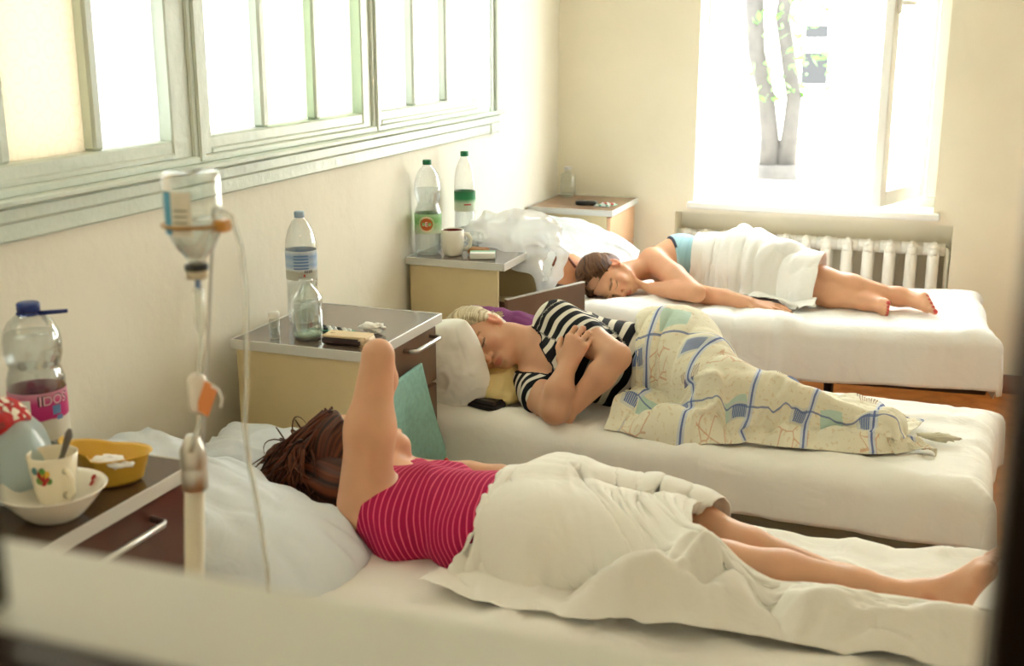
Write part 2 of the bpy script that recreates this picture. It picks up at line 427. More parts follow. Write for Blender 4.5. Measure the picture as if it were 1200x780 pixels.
struct('trim_2', MB().box(1.404, 1.419, .395, .452, OZ0, 2.4, .003), M_casing)
w = MB(); w.box(.3, 3.2, -.9, -.85, 0, HC, 0); w.box(.25, .3, -.9, .45, 0, HC, 0); w.box(3.2, 3.25, -.9, .45, 0, HC, 0)  # unseen corridor shell added to keep sky light off the dark frame
struct('light_block_rear', w, M_brown)
struct('light_block_floor', MB().box(.25, 3.25, -.9, .43, -.1, 0, 0), M_brown)
struct('light_block_ceiling', MB().box(.25, 3.25, -.9, .43, HC, HC + .1, 0), M_brown)
# ---- window_1: long interior glazed partition on the left wall
def pane_mat(name, tint, amt):
    m = bpy.data.materials.new(name); m.use_nodes = True; nt = m.node_tree; N = nt.nodes; L = nt.links
    for n in list(N):
        if n.type == 'BSDF_PRINCIPLED': N.remove(n)
    out = [n for n in N if n.type == 'OUTPUT_MATERIAL'][0]
    tc = N.new('ShaderNodeTexCoord'); mp = N.new('ShaderNodeMapping'); mp.inputs['Scale'].default_value = (11, 11, 11)
    L.new(tc.outputs['Object'], mp.inputs[0])
    v = N.new('ShaderNodeTexVoronoi'); v.inputs['Scale'].default_value = 1.6; v.inputs['Randomness'].default_value = .15; L.new(mp.outputs[0], v.inputs['Vector'])
    wv = N.new('ShaderNodeMath'); wv.operation = 'SINE'; ml = N.new('ShaderNodeMath'); ml.operation = 'MULTIPLY'; ml.inputs[1].default_value = 26
    L.new(v.outputs['Distance'], ml.inputs[0]); L.new(ml.outputs[0], wv.inputs[0])
    ns = N.new('ShaderNodeTexNoise'); ns.inputs['Scale'].default_value = 9; L.new(mp.outputs[0], ns.inputs['Vector'])
    mu = N.new('ShaderNodeMath'); mu.operation = 'MULTIPLY'; L.new(wv.outputs[0], mu.inputs[0]); L.new(ns.outputs['Fac'], mu.inputs[1])
    r = N.new('ShaderNodeMapRange'); r.inputs[1].default_value = .25; r.inputs[2].default_value = .6; L.new(mu.outputs[0], r.inputs[0])
    mx = N.new('ShaderNodeMix'); mx.data_type = 'RGBA'; c = lin(tint); mx.inputs[6].default_value = tuple(x * amt for x in c[:3]) + (1,)
    mx.inputs[7].default_value = tuple(x * amt * .90 for x in c[:3]) + (1,); L.new(r.outputs[0], mx.inputs[0])
    t = N.new('ShaderNodeBsdfTranslucent'); L.new(mx.outputs[2], t.inputs[0])
    g = N.new('ShaderNodeBsdfGlossy'); g.inputs['Roughness'].default_value = .25
    ms = N.new('ShaderNodeMixShader'); ms.inputs[0].default_value = .03; L.new(t.outputs[0], ms.inputs[1]); L.new(g.outputs[0], ms.inputs[2]); L.new(ms.outputs[0], out.inputs[0])
    return m
M_pane = pane_mat('patterned_glass', (255, 253, 246), .46)
M_pane_g = pane_mat('patterned_glass_greenish', (250, 255, 232), .42)
M_pane_c = pane_mat('patterned_glass_cream', (252, 238, 212), .34)
w1 = thing('window_1', '', '', (0, 2.7, 1.2), kind='structure')
fr = MB()
fr.box(-.10, .032, LW0, LW1 + .05, 1.245, 1.285, .008)                     # lower moulding, stepped
fr.box(-.02, .05, LW0, LW1 + .06, 1.285, 1.30, .005)
fr.box(-.02, .022, LW0, LW1 + .05, 1.205, 1.25, .006)
fr.box(-.10, .02, LW0, LW1 + .05, 1.298, 1.32, .004)
fr.box(-.10, .02, LW0, LW1, 2.44, 2.50, .004)
fr.box(-.10, .028, LW1 - .06, LW1 + .05, 1.205, 2.5, .006)
fr.box(-.02, .040, LW1 - .025, LW1 + .0, 1.30, 2.5, .004)
fr.box(-.10, .02, LW0, LW0 + .06, 1.30, 2.5, .004)
smooth_angle(fr.build('frame', M_frame, w1), 30)
secs = [(.70, 1.55, [.98, 1.27]), (1.70, 2.565, [1.99, 2.29]), (2.725, 3.615, [3.02, 3.325]), (3.745, 4.635, [4.045, 4.345])]
for k in range(3):
    a, b = secs[k][1], secs[k + 1][0]
    p = MB(); p.box(-.10, .008, a - .005, b + .005, 1.31, 2.45, .004)
    mid = a + (b - a) * .62
    p.box(-.05, .016, mid - .028, mid + .028, 1.302, 2.45, .005); p.box(-.05, .024, mid - .01, mid + .012, 1.302, 2.45, .005)
    smooth_angle(p.build('mullion', M_frame, w1), 30)
for si, (a, b, ms) in enumerate(secs):
    s_ = MB(); s_.box(-.085, .004, a, b, 1.318, 1.366, .005); s_.box(-.085, .004, a, b, 2.39, 2.44, .005)
    s_.box(-.03, .012, a, b, 1.318, 1.335, .004)
    sash = smooth_angle(s_.build('sash', M_frame, w1), 30)
    for m_ in ms: MB().box(-.085, .0, m_ - .017, m_ + .017, 1.366, 2.39, .007).build('muntin', M_frame, sash)
    ed = [a] + ms + [b]
    for j in range(len(ed) - 1):
        m_ = M_pane_c if (si == 1 and j == 1) or si == 0 else (M_pane_g if si == 2 and j > 0 else M_pane)
        MB().box(-.034, -.030, ed[j] + .005, ed[j + 1] - .005, 1.36, 2.395, .0005).build('pane', m_, sash)
# ---- window_2 / window_3_added: back windows, one leaf of window_2 standing open; the right window is unseen, added for daylight
M_glass = clear_mat('window_glass', (.97, .985, .98), .08, .02)
def back_window(name, a, b, open_leaf):
    wn = thing(name, '', '', ((a + b) / 2, YB + .2, ZS), kind='structure')
    y0, y1 = YB + .21, YB + .28
    f = MB(); f.box(a, a + .05, y0, y1, ZS + .05, ZT - .05, .002); f.box(b - .05, b, y0, y1, ZS + .05, ZT - .05, .002); f.box(a, b, y0, y1, ZT - .05, ZT, .004); f.box(a, b, y0, y1, ZS, ZS + .05, .004)
    f.build('frame', M_white, wn)
    MB().box(a - .03, b + .03, YB - .03, YB + .22, ZS - .03, ZS + .004, .006).build('sill_board', M_white, wn)
    for leaf in ((1,) if open_leaf else (0, 1)):
        L_ = (b - a) / 2 - .05
        hinge = Vector((a + .05, y0 + .005, 0)) if leaf == 0 else Vector((b - .05, y0 + .005, 0))
        if leaf == 0: ang = 0 if not open_leaf else math.radians(-102)
        else: ang = 0 if not open_leaf else math.radians(70)
        sg = 1 if leaf == 0 else -1
        Mx = Matrix.Translation(hinge) @ Matrix.Rotation(ang, 4, 'Z')
        lf = MB(); z0, z1 = ZS + .055, ZT - .055
        xs = lambda p, q: (min(p * sg, q * sg), max(p * sg, q * sg))
        lf.box(*xs(0, .055), 0, .045, z0, z1, .004, Mx); lf.box(*xs(L_ - .055, L_), 0, .045, z0, z1, .004, Mx)
        lf.box(*xs(.055, L_ - .055), 0, .045, z0, z0 + .065, .002, Mx); lf.box(*xs(.055, L_ - .055), 0, .045, z1 - .06, z1, .004, Mx)
        sa = lf.build('sash', M_white, wn)
        MB().box(*xs(.05, L_ - .05), .018, .024, z0 + .05, z1 - .05, .0005, Mx).build('pane', M_glass, sa)
        hd = MB(); hd.box(*xs(L_ - .045, L_ - .02), -.012, 0, 1.70, 1.78, .003, Mx); hd.box(*xs(L_ - .14, L_ - .025), -.035, -.02, 1.735, 1.755, .004, Mx); hd.box(*xs(L_ - .042, L_ - .025), -.035, 0, 1.735, 1.755, .003, Mx)
        hd.build('handle', M_white, sa)
back_window('window_2', *BX[0], True); back_window('window_3_added', *BX[1], False)
# ---- radiators in the niches
M_rad = mat('ivory_radiator_enamel', (248, 245, 234), .4)
def radiator(x0, n, label):
    r = thing('radiator', label, 'radiator', (x0 + n * .0485, YB + .07, .12))
    for i in range(n):
        x = x0 + .0485 + i * .097; m = MB()
        for dy in (.025, .115):
            m.tube([(x, YB + dy, .17), (x, YB + dy, .2), (x, YB + dy, .60), (x, YB + dy, .635)], [.024, .027, .027, .024], 10)
        m.tube([(x, YB + .002, .622), (x, YB + .02, .642), (x, YB + .07, .650), (x, YB + .12, .642), (x, YB + .138, .622)], [.016, .025, .026, .025, .016], 10)
        m.tube([(x, YB + .0, .18), (x, YB + .02, .158), (x, YB + .07, .152), (x, YB + .12, .158), (x, YB + .14, .18)], [.018, .034, .037, .034, .018], 10)
        m.box(x - .006, x + .006, YB + .02, YB + .12, .18, .63, .002)
        m.tube([(x - .05, YB + .07, .64), (x + .05, YB + .07, .64)], .030, 10); m.tube([(x - .05, YB + .07, .17), (x + .05, YB + .07, .17)], .022, 10)
        m.tube([(x, YB + .03, .655), (x, YB + .03, .672), (x, YB + .03, .682)], [.03, .016, .004], 8)
        m.build('section', M_rad, r, True)
    for xx in (x0 + .15, x0 + n * .097 - .15):
        q = MB(); q.tube([(xx, YB + .07, 0), (xx, YB + .07, .15)], .012, 8); q.build('leg', M_rad, r, True)
    p = MB(); p.tube([(x0 + n * .097 - .01, YB + .07, .64), (x0 + n * .097 + .006, YB + .07, .64), (x0 + n * .097 + .012, YB + .07, .63), (x0 + n * .097 + .012, YB + .07, .001)], .011, 8)
    p.build('pipe', M_rad, r, True)
radiator(.612, 13, 'ivory cast iron radiator in the niche under the bright open window')
radiator(2.712, 13, 'ivory cast iron radiator under the added second back window, right of the frame')
# ---- outside: added haze wall, tree, facade
struct('ground_street', MB().box(-14, 16, 6.3, 30, -3.3, -3.2, 0), mat('pale_paving', (214, 210, 200), .9, noise=.1))
M_fac = mat('whitewashed_facade', (244, 240, 228), .9, noise=.05, nscale=1)
tag(MB().box(-5, 7, 11.4, 11.6, -3.2, .21, .01).build('haze_wall', M_fac), 'white wall added outside the back window for the overexposed haze', 'wall')  # added white slab, stands for bright haze below the trunks
fa = thing('apartment_building', 'overexposed white building across the street behind the tree trunks', 'building', (0, 22, -3.2))
MB().box(-12, 14, 22, 24, -3.2, 9, .02).build('facade', M_fac, fa)
M_dark = mat('dark_window_glass', (16, 18, 20), .6); M_redbr = mat('terracotta_panel', (196, 120, 92), .8)
for (x, z, ww, hh, m_) in [(-.55, .92, .46, .55, M_dark), (-.55, 1.55, .40, .22, M_dark), (-.68, -.55, .26, .5, M_redbr), (.78, -.6, .3, .6, M_redbr), (.75, 1.1, .5, .5, mat('pale_shutter', (200, 206, 214), .6)), (3.2, .92, .6, .8, M_dark), (-3.4, .92, .6, .8, M_dark)]:
    fw = MB(); fw.box(x - ww / 2 - .05, x + ww / 2 + .05, 21.94, 22.02, z - hh / 2 - .05, z - hh / 2, .01); fw.box(x - ww / 2 - .05, x + ww / 2 + .05, 21.94, 22.02, z + hh / 2, z + hh / 2 + .05, .01)
    fw.box(x - ww / 2 - .05, x - ww / 2, 21.94, 22.02, z - hh / 2, z + hh / 2, .01); fw.box(x + ww / 2, x + ww / 2 + .05, 21.94, 22.02, z - hh / 2, z + hh / 2, .01)
    wo = fw.build('window', M_white, fa); MB().box(x - ww / 2, x + ww / 2, 21.96, 22.01, z - hh / 2, z + hh / 2, .004).build('pane', m_, wo)
MB().tube([(-.03, 21.9, -3.2), (-.03, 21.9, 9)], .05, 8).build('drainpipe', mat('grey_pipe', (190, 196, 200), .5), fa, True)
MB().box(-12, 14, 21.85, 22.0, 1.28, 1.36, .01).build('string_course', M_fac, fa)
tr = thing('street_tree', 'forked grey tree trunk with pale leaves seen through the window', 'tree', (-.05, 14, -3.2))
M_bark = mat('grey_bark', (58, 55, 50), .9, noise=.3, nscale=6, bump=.5, bscale=8)
MB().tube([(-.02, 14, -3.2), (0, 14, -1.5), (-.02, 14, -.2), (-.03, 14, .1)], [.3, .26, .24, .23], 12).build('trunk', M_bark, tr, True)
MB().tube([(-.1, 14, -.1), (-.13, 14, .4), (-.2, 14, .9), (-.33, 14, 1.35), (-.38, 14, 1.9), (-.3, 14.2, 3.2), (-.6, 14, 5)], [.15, .11, .10, .10, .11, .10, .08], 12).build('bough', M_bark, tr, True)
MB().tube([(.05, 14, -.1), (.10, 14, .5), (.12, 14, .85), (.03, 14, 1.3), (-.06, 14, 1.75), (.1, 14.1, 3), (.5, 14, 5)], [.13, .095, .09, .085, .085, .09, .07], 12).build('bough', M_bark, tr, True)
lf = MB()
for i in range(560):
    c = np.array([random.gauss(0, .28), 14 - .2 + random.gauss(0, .3), random.uniform(.85, 2.6)]) if i < 260 else np.array([random.gauss(0, 1.6), 14 + random.gauss(0, 1.2), random.uniform(2.6, 6)])
    a = nrm(RNG.standard_normal(3)); b_ = nrm(np.cross(a, RNG.standard_normal(3))); s_ = random.uniform(.04, .08)
    lf.add([c - a * s_, c + b_ * s_ * .5, c + a * s_, c - b_ * s_ * .5], [(0, 1, 2, 3)])
lo = lf.build('foliage', mat('pale_green_leaves', (66, 112, 36), .7), tr); lo['kind'] = 'stuff'
# ------------------------------------------------------------------ beds with their covering sheets
def rotz(V, c, a):
    V = np.array(V, float); ca, sa = math.cos(a), math.sin(a); X = V[..., 0] - c[0]; Y = V[..., 1] - c[1]
    V[..., 0] = c[0] + ca * X - sa * Y; V[..., 1] = c[1] + sa * X + ca * Y; return V
BEDS = {1: (.10, 2.06, 1.85, 2.66, .515, 0.0), 2: (.10, 2.04, 3.165, 3.885, .515, -.06), 3: (.10, 2.05, 4.425, 5.225, .55, .07)}
def bed(k, label, m_rail, sheet_label, hem):
    x0, x1, y0, y1, zt, rot = BEDS[k]; c = (x0, (y0 + y1) / 2)
    b = thing('hospital_bed', label, 'bed', (c[0] + .9, c[1], 0), 'hospital beds in a row')
    def put(mb, name, m, par, smooth=False):
        mb.v = [tuple(v) for v in rotz(np.array(mb.v), c, rot)]; return mb.build(name, m, par, smooth)
    put(MB().box(x0 + .01, x1 - .012, y0 + .014, y1 - .014, zt - .16, zt - .022, .045), 'mattress', M_matt, b, True)
    for yy in (y0 + .02, y1 - .05): put(MB().box(x0, x1 - .02, yy, yy + .03, zt - .235, zt - .165, .004), 'side_rail', m_rail, b)
    put(MB().box(x1 - .04, x1 - .01, y0 + .02, y1 - .02, zt - .235, zt - .165, .004), 'end_rail', m_rail, b)
    put(MB().box(x0, x0 + .03, y0 + .02, y1 - .02, zt - .235, zt - .165, .004), 'end_rail', m_rail, b)
    sl = MB()
    for i in range(9): sl.box(x0 + .15 + i * .2, x0 + .19 + i * .2, y0 + .04, y1 - .04, zt - .19, zt - .168, .002)
    o = put(sl, 'base_slats', m_rail, b)
    for xx in (x0 + .25, x1 - .58):
        for yy in (y0 + .06, y1 - .06):
            l = MB(); l.tube([(xx, yy, .0), (xx, yy, .03), (xx, yy, zt - .23)], [.02, .016, .016], 10); put(l, 'leg', m_rail, b, True)
        br = MB(); br.tube([(xx, y0 + .06, .12), (xx, y1 - .06, .12)], .011, 8); put(br, 'crossbar', m_rail, b, True)
    # draped sheet
    h = hem; r = .05; n = .0125
    gx = np.arange(x0 - .0, x1 + h + .03, n); gy = np.arange(y0 - h, y1 + h + n, n)
    X, Y = np.meshgrid(gx, gy)
    ov_x = np.maximum(X - (x1 - r), 0); ov_y = np.maximum(np.maximum((y0 + r) - Y, Y - (y1 - r)), 0); sg = np.where(Y < (y0 + y1) / 2, -1, 1)
    def fold(o):
        q = r * math.pi / 2; a = np.minimum(o, q) / r
        return r * np.sin(a), r * (1 - np.cos(a)) + np.maximum(o - q, 0)
    hx, vx = fold(ov_x); hy, vy = fold(ov_y)
    drop = np.maximum(vx, vy); side = np.clip(drop / h, 0, 1)
    px = np.minimum(X, x1 - r) + hx; py = np.clip(Y, y0 + r, y1 - r) + sg * hy
    both = np.minimum(ov_x, ov_y); px = px + np.minimum(both, .05) * .35; py = py + sg * np.minimum(both, .05) * .25
    wv = vnoise(X * 5 + k * 7, Y * .6, 0, 11) * .5 + vnoise(X * 11 + k, Y * 1.5, 0, 12) * .35 + vnoise(X * 2 + k, 0, 0, 13) * .5
    py = py + sg * (wv * .017 + .006) * side * (ov_y > 0); px = px + (vnoise(Y * 6 + k, X * .5, 0, 14) * .010 + .004) * side * (ov_x > 0)
    hem_n = 1 - .07 * (1 + vnoise(X * 2.2 + k * 3, 0, 0, 15)) * (ov_y > 0)
    ang = .6 + k
    U = (X * math.cos(ang) + Y * math.sin(ang)); Vv = (-X * math.sin(ang) + Y * math.cos(ang))
    warp = vnoise(X * 3, Y * 3, 0, 21 + k) * .5
    wr = np.maximum(ridge(U * 3.2 + warp, Vv * 1.2, 31 + k) - .42, 0) * .024 + np.maximum(ridge(Vv * 4 + warp, U * 1.6, 41 + k) - .5, 0) * .016 + fbm(X * 3, Y * 3, 0, 51 + k) * .0025
    pz = zt - drop * hem_n + np.maximum(wr, -.002) * (1 - side) + .0
    PS = np.stack([px, py, pz], -1); PS = folds(PS, .0075, .5 + .4 * k, 4, .3, 200 + k, pleat=True); PS = folds(PS, .004, 1.9 - .3 * k, 9, .25, 210 + k, pleat=True); PS[..., 2] -= .009
    pts = PS.reshape(-1, 3)
    o = link_mesh('bed_sheet', rotz(pts, c, rot), grid_faces(len(gy), len(gx)), M_sheet2 if k != 3 else M_sheet)
    md = o.modifiers.new('thickness', 'SOLIDIFY'); md.thickness = .003; md.offset = -1
    tag(o, sheet_label, 'sheet', 'sheets on the beds')
    return b
bed(1, 'nearest hospital bed, under the woman in the magenta top', M_rail, 'ivory under-sheet on the nearest bed, below the magenta top sleeper', .17)
bed(2, 'middle hospital bed with grey-green rail, under the patterned blanket', M_rail, 'plain ivory sheet hanging over the side of the middle bed', .148)
bed(3, 'farthest hospital bed with dark brown frame, beside the radiator', M_darkmetal, 'white sheet on the farthest bed in front of the radiator', .20)
def floor_of(k, up=.006):
    x0, x1, y0, y1, zt, rot = BEDS[k]; c = (x0, (y0 + y1) / 2)
    def f(x, y):
        p = rotz(np.stack([x, y, 0 * x], -1), c, -rot)
        o = np.maximum(np.maximum((y0 + .03) - p[:, 1], p[:, 1] - (y1 - .03)), 0)
        return zt + up - np.minimum(o * 2.2, .3)
    return f
# ------------------------------------------------------------------ bedside cabinets
def cabinet(x0, x1, y0, y1, zt, label, m_top, m_front, style):
    c = thing('bedside_cabinet', label, 'cabinet', ((x0 + x1) / 2, (y0 + y1) / 2, 0), 'bedside cabinets')
    t = .016; zb = .08
    b = MB(); fx = x1 - .03
    b.box(x0 + .01, fx, y0 + .012, y0 + .012 + t, 0, zt - .026, .002); b.box(x0 + .01, fx, y1 - .012 - t, y1 - .012, 0, zt - .026, .002)
    b.box(x0 + .01, x0 + .02, y0 + .02, y1 - .02, zb, zt - .026, .001); b.box(x0 + .01, fx, y0 + .02, y1 - .02, zb, zb + t, .001); b.box(x0 + .01, fx, y0 + .02, y1 - .02, zt - .24, zt - .225, .001)
    b.build('body', M_side, c)
    MB().box(x0 + .004, x1 - .004, y0 + .004, y1 - .004, zt - .024, zt, .002).build('top', m_top, c)
    e = MB(); e.box(x0, x1, y0 - .001, y0 + .004, zt - .026, zt + .001, .0015); e.box(x0, x1, y1 - .004, y1 + .001, zt - .026, zt + .001, .0015); e.box(x1 - .004, x1 + .001, y0, y1, zt - .026, zt + .001, .0015); e.box(x0 - .001, x0 + .004, y0, y1, zt - .026, zt + .001, .0015)
    e.build('edge_band', M_edge, c)
    y0d, y1d = y0 + .016, y1 - .016
    def handle(zc, ya, yb, par):
        h = MB(); h.tube([(fx + .014, ya, zc), (fx + .05, ya + .006, zc), (fx + .054, ya + .014, zc), (fx + .054, yb - .014, zc), (fx + .05, yb - .006, zc), (fx + .014, yb, zc)], .0065, 8)
        h.build('handle', M_chrome, par, True)
    if style != 'open':
        d = MB().box(fx + .0, fx + .017, y0d, y1d, zt - .2, zt - .035, .002).build('drawer', m_front, c)
        if style != 'plain':
            if style == 'handle': handle(zt - .068, (y0 + y1) / 2 - .105, (y0 + y1) / 2 + .105, d)
            else: handle(zt - .055, y1 - .24, y1 - .06, d)
    d2 = MB().box(fx + .0, fx + .017, y0d, y1d, .1, zt - .21, .002).build('door', m_front, c)
    return c
cabinet(.06, .535, 1.36, 1.84, .825, 'nearest bedside cabinet, dark topped, holding the bowl and the pink-labelled bottle', M_top1, M_front1, 'handle')
cabinet(.07, .49, 2.665, 3.14, .825, 'second bedside cabinet with the glass bottle and wallet on its grey top', M_top, M_front, 'side')
c3 = cabinet(.0 + .012, .40, 3.905, 4.385, .825, 'third bedside cabinet with its drawer hanging open under the plastic bag', M_top, M_front, 'open')
c4 = cabinet(.012, .425, 5.25, 5.72, .825, 'far bedside cabinet in the corner with peach drawer fronts', mat('brown_laminate_far', (150, 122, 98), .25, noise=.08, nscale=30), M_front4, 'plain')
# skewed open drawer of the third cabinet
Mx = Matrix.Translation((.392, 3.925, .0)) @ Matrix.Rotation(math.radians(-24), 4, 'Z')
dr = MB(); dr.box(0, .016, 0, .43, .525, .69, .002, Mx); dro = dr.build('drawer', M_front, c3)
tr_ = MB(); tr_.box(-.30, 0, .02, .03, .54, .672, .001, Mx); tr_.box(-.30, 0, .40, .41, .54, .672, .001, Mx); tr_.box(-.30, 0, .02, .41, .54, .55, .001, Mx); tr_.build('tray', M_in, dro)
MB().box(0.0, .016, 0, .43, .6905, .694, .001, Mx).build('edge_band', M_edge, dro)
# ------------------------------------------------------------------ pillows
def pillow(name, c, u, v, hu, hv, th, m, label, seed, pinch=.08, sag=.0, wr=.016, group='pillows on the beds', cat='pillow'):
    u = nrm(u); n = nrm(np.cross(u, v)); v = np.cross(n, u); c = np.array(c, float)
    N = 56; a = np.linspace(-1, 1, N); A, B = np.meshgrid(a, a)
    sq = np.sqrt(1 - .30 * B ** 2), np.sqrt(1 - .30 * A ** 2)
    q = 1 - pinch * ((1 - A ** 2) * B ** 8 + 0); X = A * (1 - pinch * (1 - B ** 2) * A ** 6); Y = B * (1 - pinch * (1 - A ** 2) * B ** 6)
    T = np.clip(1 - np.abs(A) ** 2.6, 0, 1) ** .55 * np.clip(1 - np.abs(B) ** 2.6, 0, 1) ** .55
    edge = 1 - T
    nz = fbm(A * 1.6 + seed, B * 1.6, 0, seed) * .16
    ang = np.arctan2(B, A); rad = np.sqrt(A * A + B * B)
    puck = vnoise(ang * 5 + seed, rad * 1.2, 0, seed + 3) * np.clip(edge * 1.6, 0, 1) * (T > 0)
    fo = np.maximum(ridge(A * 1.7 + .6 * fbm(A, B, 0, seed + 5), B * 1.1 + seed, seed + 6) - .5, 0) - .4 * np.maximum(ridge(B * 2.1, A * 1.3 + seed, seed + 8) - .6, 0)
    H = T * th * (1 + nz) + (puck * .6 + fo) * wr * np.clip(T * 3, 0, 1)
    sagv = -sag * (A ** 2)
    X = X * sq[0]; Y = Y * sq[1]
    top = c + X[..., None] * hu * u + Y[..., None] * hv * v + (H + sagv)[..., None] * n
    bot = c + X[..., None] * hu * u + Y[..., None] * hv * v + (-T * th * (1 - .3 * nz) + sagv)[..., None] * n
    P = np.concatenate([top.reshape(-1, 3), bot.reshape(-1, 3)]); f = grid_faces(N, N); f = np.concatenate([f, f[:, ::-1] + N * N])
    bm = bmesh.new(); vs = [bm.verts.new(p) for p in P]
    for q_ in f: bm.faces.new([vs[i] for i in q_])
    bmesh.ops.remove_doubles(bm, verts=bm.verts[:], dist=.0004); bmesh.ops.recalc_face_normals(bm, faces=bm.faces[:])
    bm.verts.index_update(); V = [tuple(x.co) for x in bm.verts]; Fs = [tuple(x.index for x in q_.verts) for q_ in bm.faces]; bm.free()
    o = link_mesh(name, V, Fs, m); tag(o, label, cat, group); return o
pillow('pillow', (.41, 2.05, .600), (.94, -.02, -.27), (.03, 1, .04), .39, .20, .085, M_blue_pillow, 'large bluish white pillow sloping beside the nearest cabinet', 3, wr=.03)
pillow('pillow', (.36, 2.44, .585), (.95, .05, -.1), (0, 1, .12), .23, .15, .065, M_blue_pillow, 'flat white pillow under the long dark hair', 5)
pillow('pillow', (.47, 3.235, .640), (.28, .10, -.95), (.93, -.12, .25), .155, .13, .075, M_sheet2, 'plump ivory pillow standing on edge against the second cabinet', 9)
pillow('pillow', (.56, 3.37, .575), (1, -.05, -.1), (.1, .95, .1), .15, .17, .06, mat('straw_yellow_satin', (214, 190, 128), .45, bump=.1, bscale=200), 'straw yellow pillow corner under the blonde woman cheek', 12)
pillow('cushion', (.50, 3.62, .615), (1, .05, -.14), (.0, .75, .6), .21, .14, .06, mat('purple_velvet', (112, 36, 98), .8, bump=.1, bscale=200), 'purple cushion behind the blonde head on the middle bed', 15, cat='cushion', group=None)
pillow('pillow', (.30, 4.98, .66), (.95, -.05, -.24), (.05, .9, .35), .31, .25, .095, M_blue_pillow, 'pale blue-white pillow at the head of the farthest bed', 18)
# teal towel hung over the second cabinet door
N1, N2 = 40, 30; s_, t_ = np.meshgrid(np.linspace(0, 1, N2), np.linspace(0, 1, N1))
ya = 2.755 - .03 * t_; yb = 2.975 + .165 * t_ ** 1.1; Y = ya + (yb - ya) * s_; Z = .705 + .012 * s_ - (.36 - .012 * s_) * t_
X = .497 + .010 * np.sin(s_ * 9 + 1) * t_ + .012 * t_ + .006 * vnoise(s_ * 5, t_ * 2, 0, 3)
fr_ = np.stack([X, Y, Z], -1); tw = link_mesh('towel', fr_.reshape(-1, 3), grid_faces(N1, N2), mat('teal_terry', (158, 206, 196), .95, noise=.12, nscale=60, bump=.5, bscale=500, spec=.1))
md = tw.modifiers.new('thickness', 'SOLIDIFY'); md.thickness = .007; md.offset = 1
tag(tw, 'teal terry towel hanging down the front of the second cabinet', 'towel')
# ------------------------------------------------------------------ bottles and small things
M_pet = clear_mat('clear_plastic', (.95, .97, .97), .16, .05)
M_gl = clear_mat('clear_glass', (.93, .96, .94), .22, .02)
M_water = clear_mat('water', (.90, .925, .93), .12, .0)
def text_on(name, body, par, c, R, size, a_c, z, m, arc=True, depth=.0004):
    cu = bpy.data.curves.new('lettering', 'FONT'); cu.body = body; cu.size = size; cu.align_x = 'CENTER'; cu.align_y = 'CENTER'
    o = bpy.data.objects.new('lettering', cu); COL.objects.link(o); dg = bpy.context.evaluated_depsgraph_get()
    me = o.evaluated_get(dg).to_mesh(); V = np.array([v.co for v in me.vertices]); Fs = [tuple(p.vertices) for p in me.polygons]
    o.evaluated_get(dg).to_mesh_clear(); bpy.data.objects.remove(o); bpy.data.curves.remove(cu)
    a = a_c + V[:, 0] / R; P = np.stack([c[0] + R * np.cos(a), c[1] + R * np.sin(a), c[2] + z + V[:, 1]], 1)
    return link_mesh(name, P, Fs, m, par, False)
def band(name, par, c, R, z0, z1, m, a0=0, a1=2 * math.pi, taper=0):
    return MB().lathe([(R, z0), (R + taper, z1)], c, 40, None, False, False, a0, a1).build(name, m, par, True)
def label_mat(name, stops, noise=None):
    m = bpy.data.materials.new(name); m.use_nodes = True; nt = m.node_tree; N = nt.nodes; L = nt.links; b = N['Principled BSDF']; b.inputs['Roughness'].default_value = .35
    tc = N.new('ShaderNodeTexCoord'); sp = N.new('ShaderNodeSeparateXYZ'); L.new(tc.outputs['Generated'], sp.inputs[0])
    r = N.new('ShaderNodeValToRGB'); el = r.color_ramp.elements
    while len(el) < len(stops): el.new(.5)
    for e, (p, c) in zip(el, stops): e.position = p; e.color = lin(c)
    ad = N.new('ShaderNodeMath'); ad.operation = 'ADD'
    n = N.new('ShaderNodeTexNoise'); n.inputs['Scale'].default_value = 5; L.new(tc.outputs['Generated'], n.inputs[0])
    ml = N.new('ShaderNodeMath'); ml.operation = 'MULTIPLY_ADD'; ml.inputs[1].default_value = noise or .0; ml.inputs[2].default_value = -(noise or 0) / 2; L.new(n.outputs[0], ml.inputs[0])
    L.new(sp.outputs['Z'], ad.inputs[0]); L.new(ml.outputs[0], ad.inputs[1]); L.new(ad.outputs[0], r.inputs[0]); L.new(r.outputs[0], b.inputs['Base Color'])
    return m
CAM = np.array([1.87, 0, 1.65])
def face_ang(c): return math.atan2(CAM[1] - c[1], CAM[0] - c[0])
def bottle(name, label, c, prof, level, m_shell, capspec, group=None, fl_in=.003, cat='bottle'):
    t = thing(name, label, cat, c, group)
    MB().lathe(prof, c, 32, None, True, False).build('bottle_body', m_shell, t, True)
    if level:
        p = [(max(r - fl_in, .001), z + (.003 if z < .01 else 0)) for r, z in prof if z < level]
        rl = np.interp(level, [z for r, z in prof], [r for r, z in prof]) - fl_in; p.append((rl, level)); p.append((.0005, level + .0004))
        MB().lathe(p, c, 32, None, True, False).build('water', M_water, t, True)
    if capspec:
        r, z0, z1, m = capspec; MB().lathe([(r * .96, z0), (r, z0 + .002), (r, z1 - .003), (r * .9, z1), (.001, z1)], c, 24).build('cap', m, t, True)
    return t
def prof_scale(pts, R, H): return [(r * R, z * H) for r, z in pts]
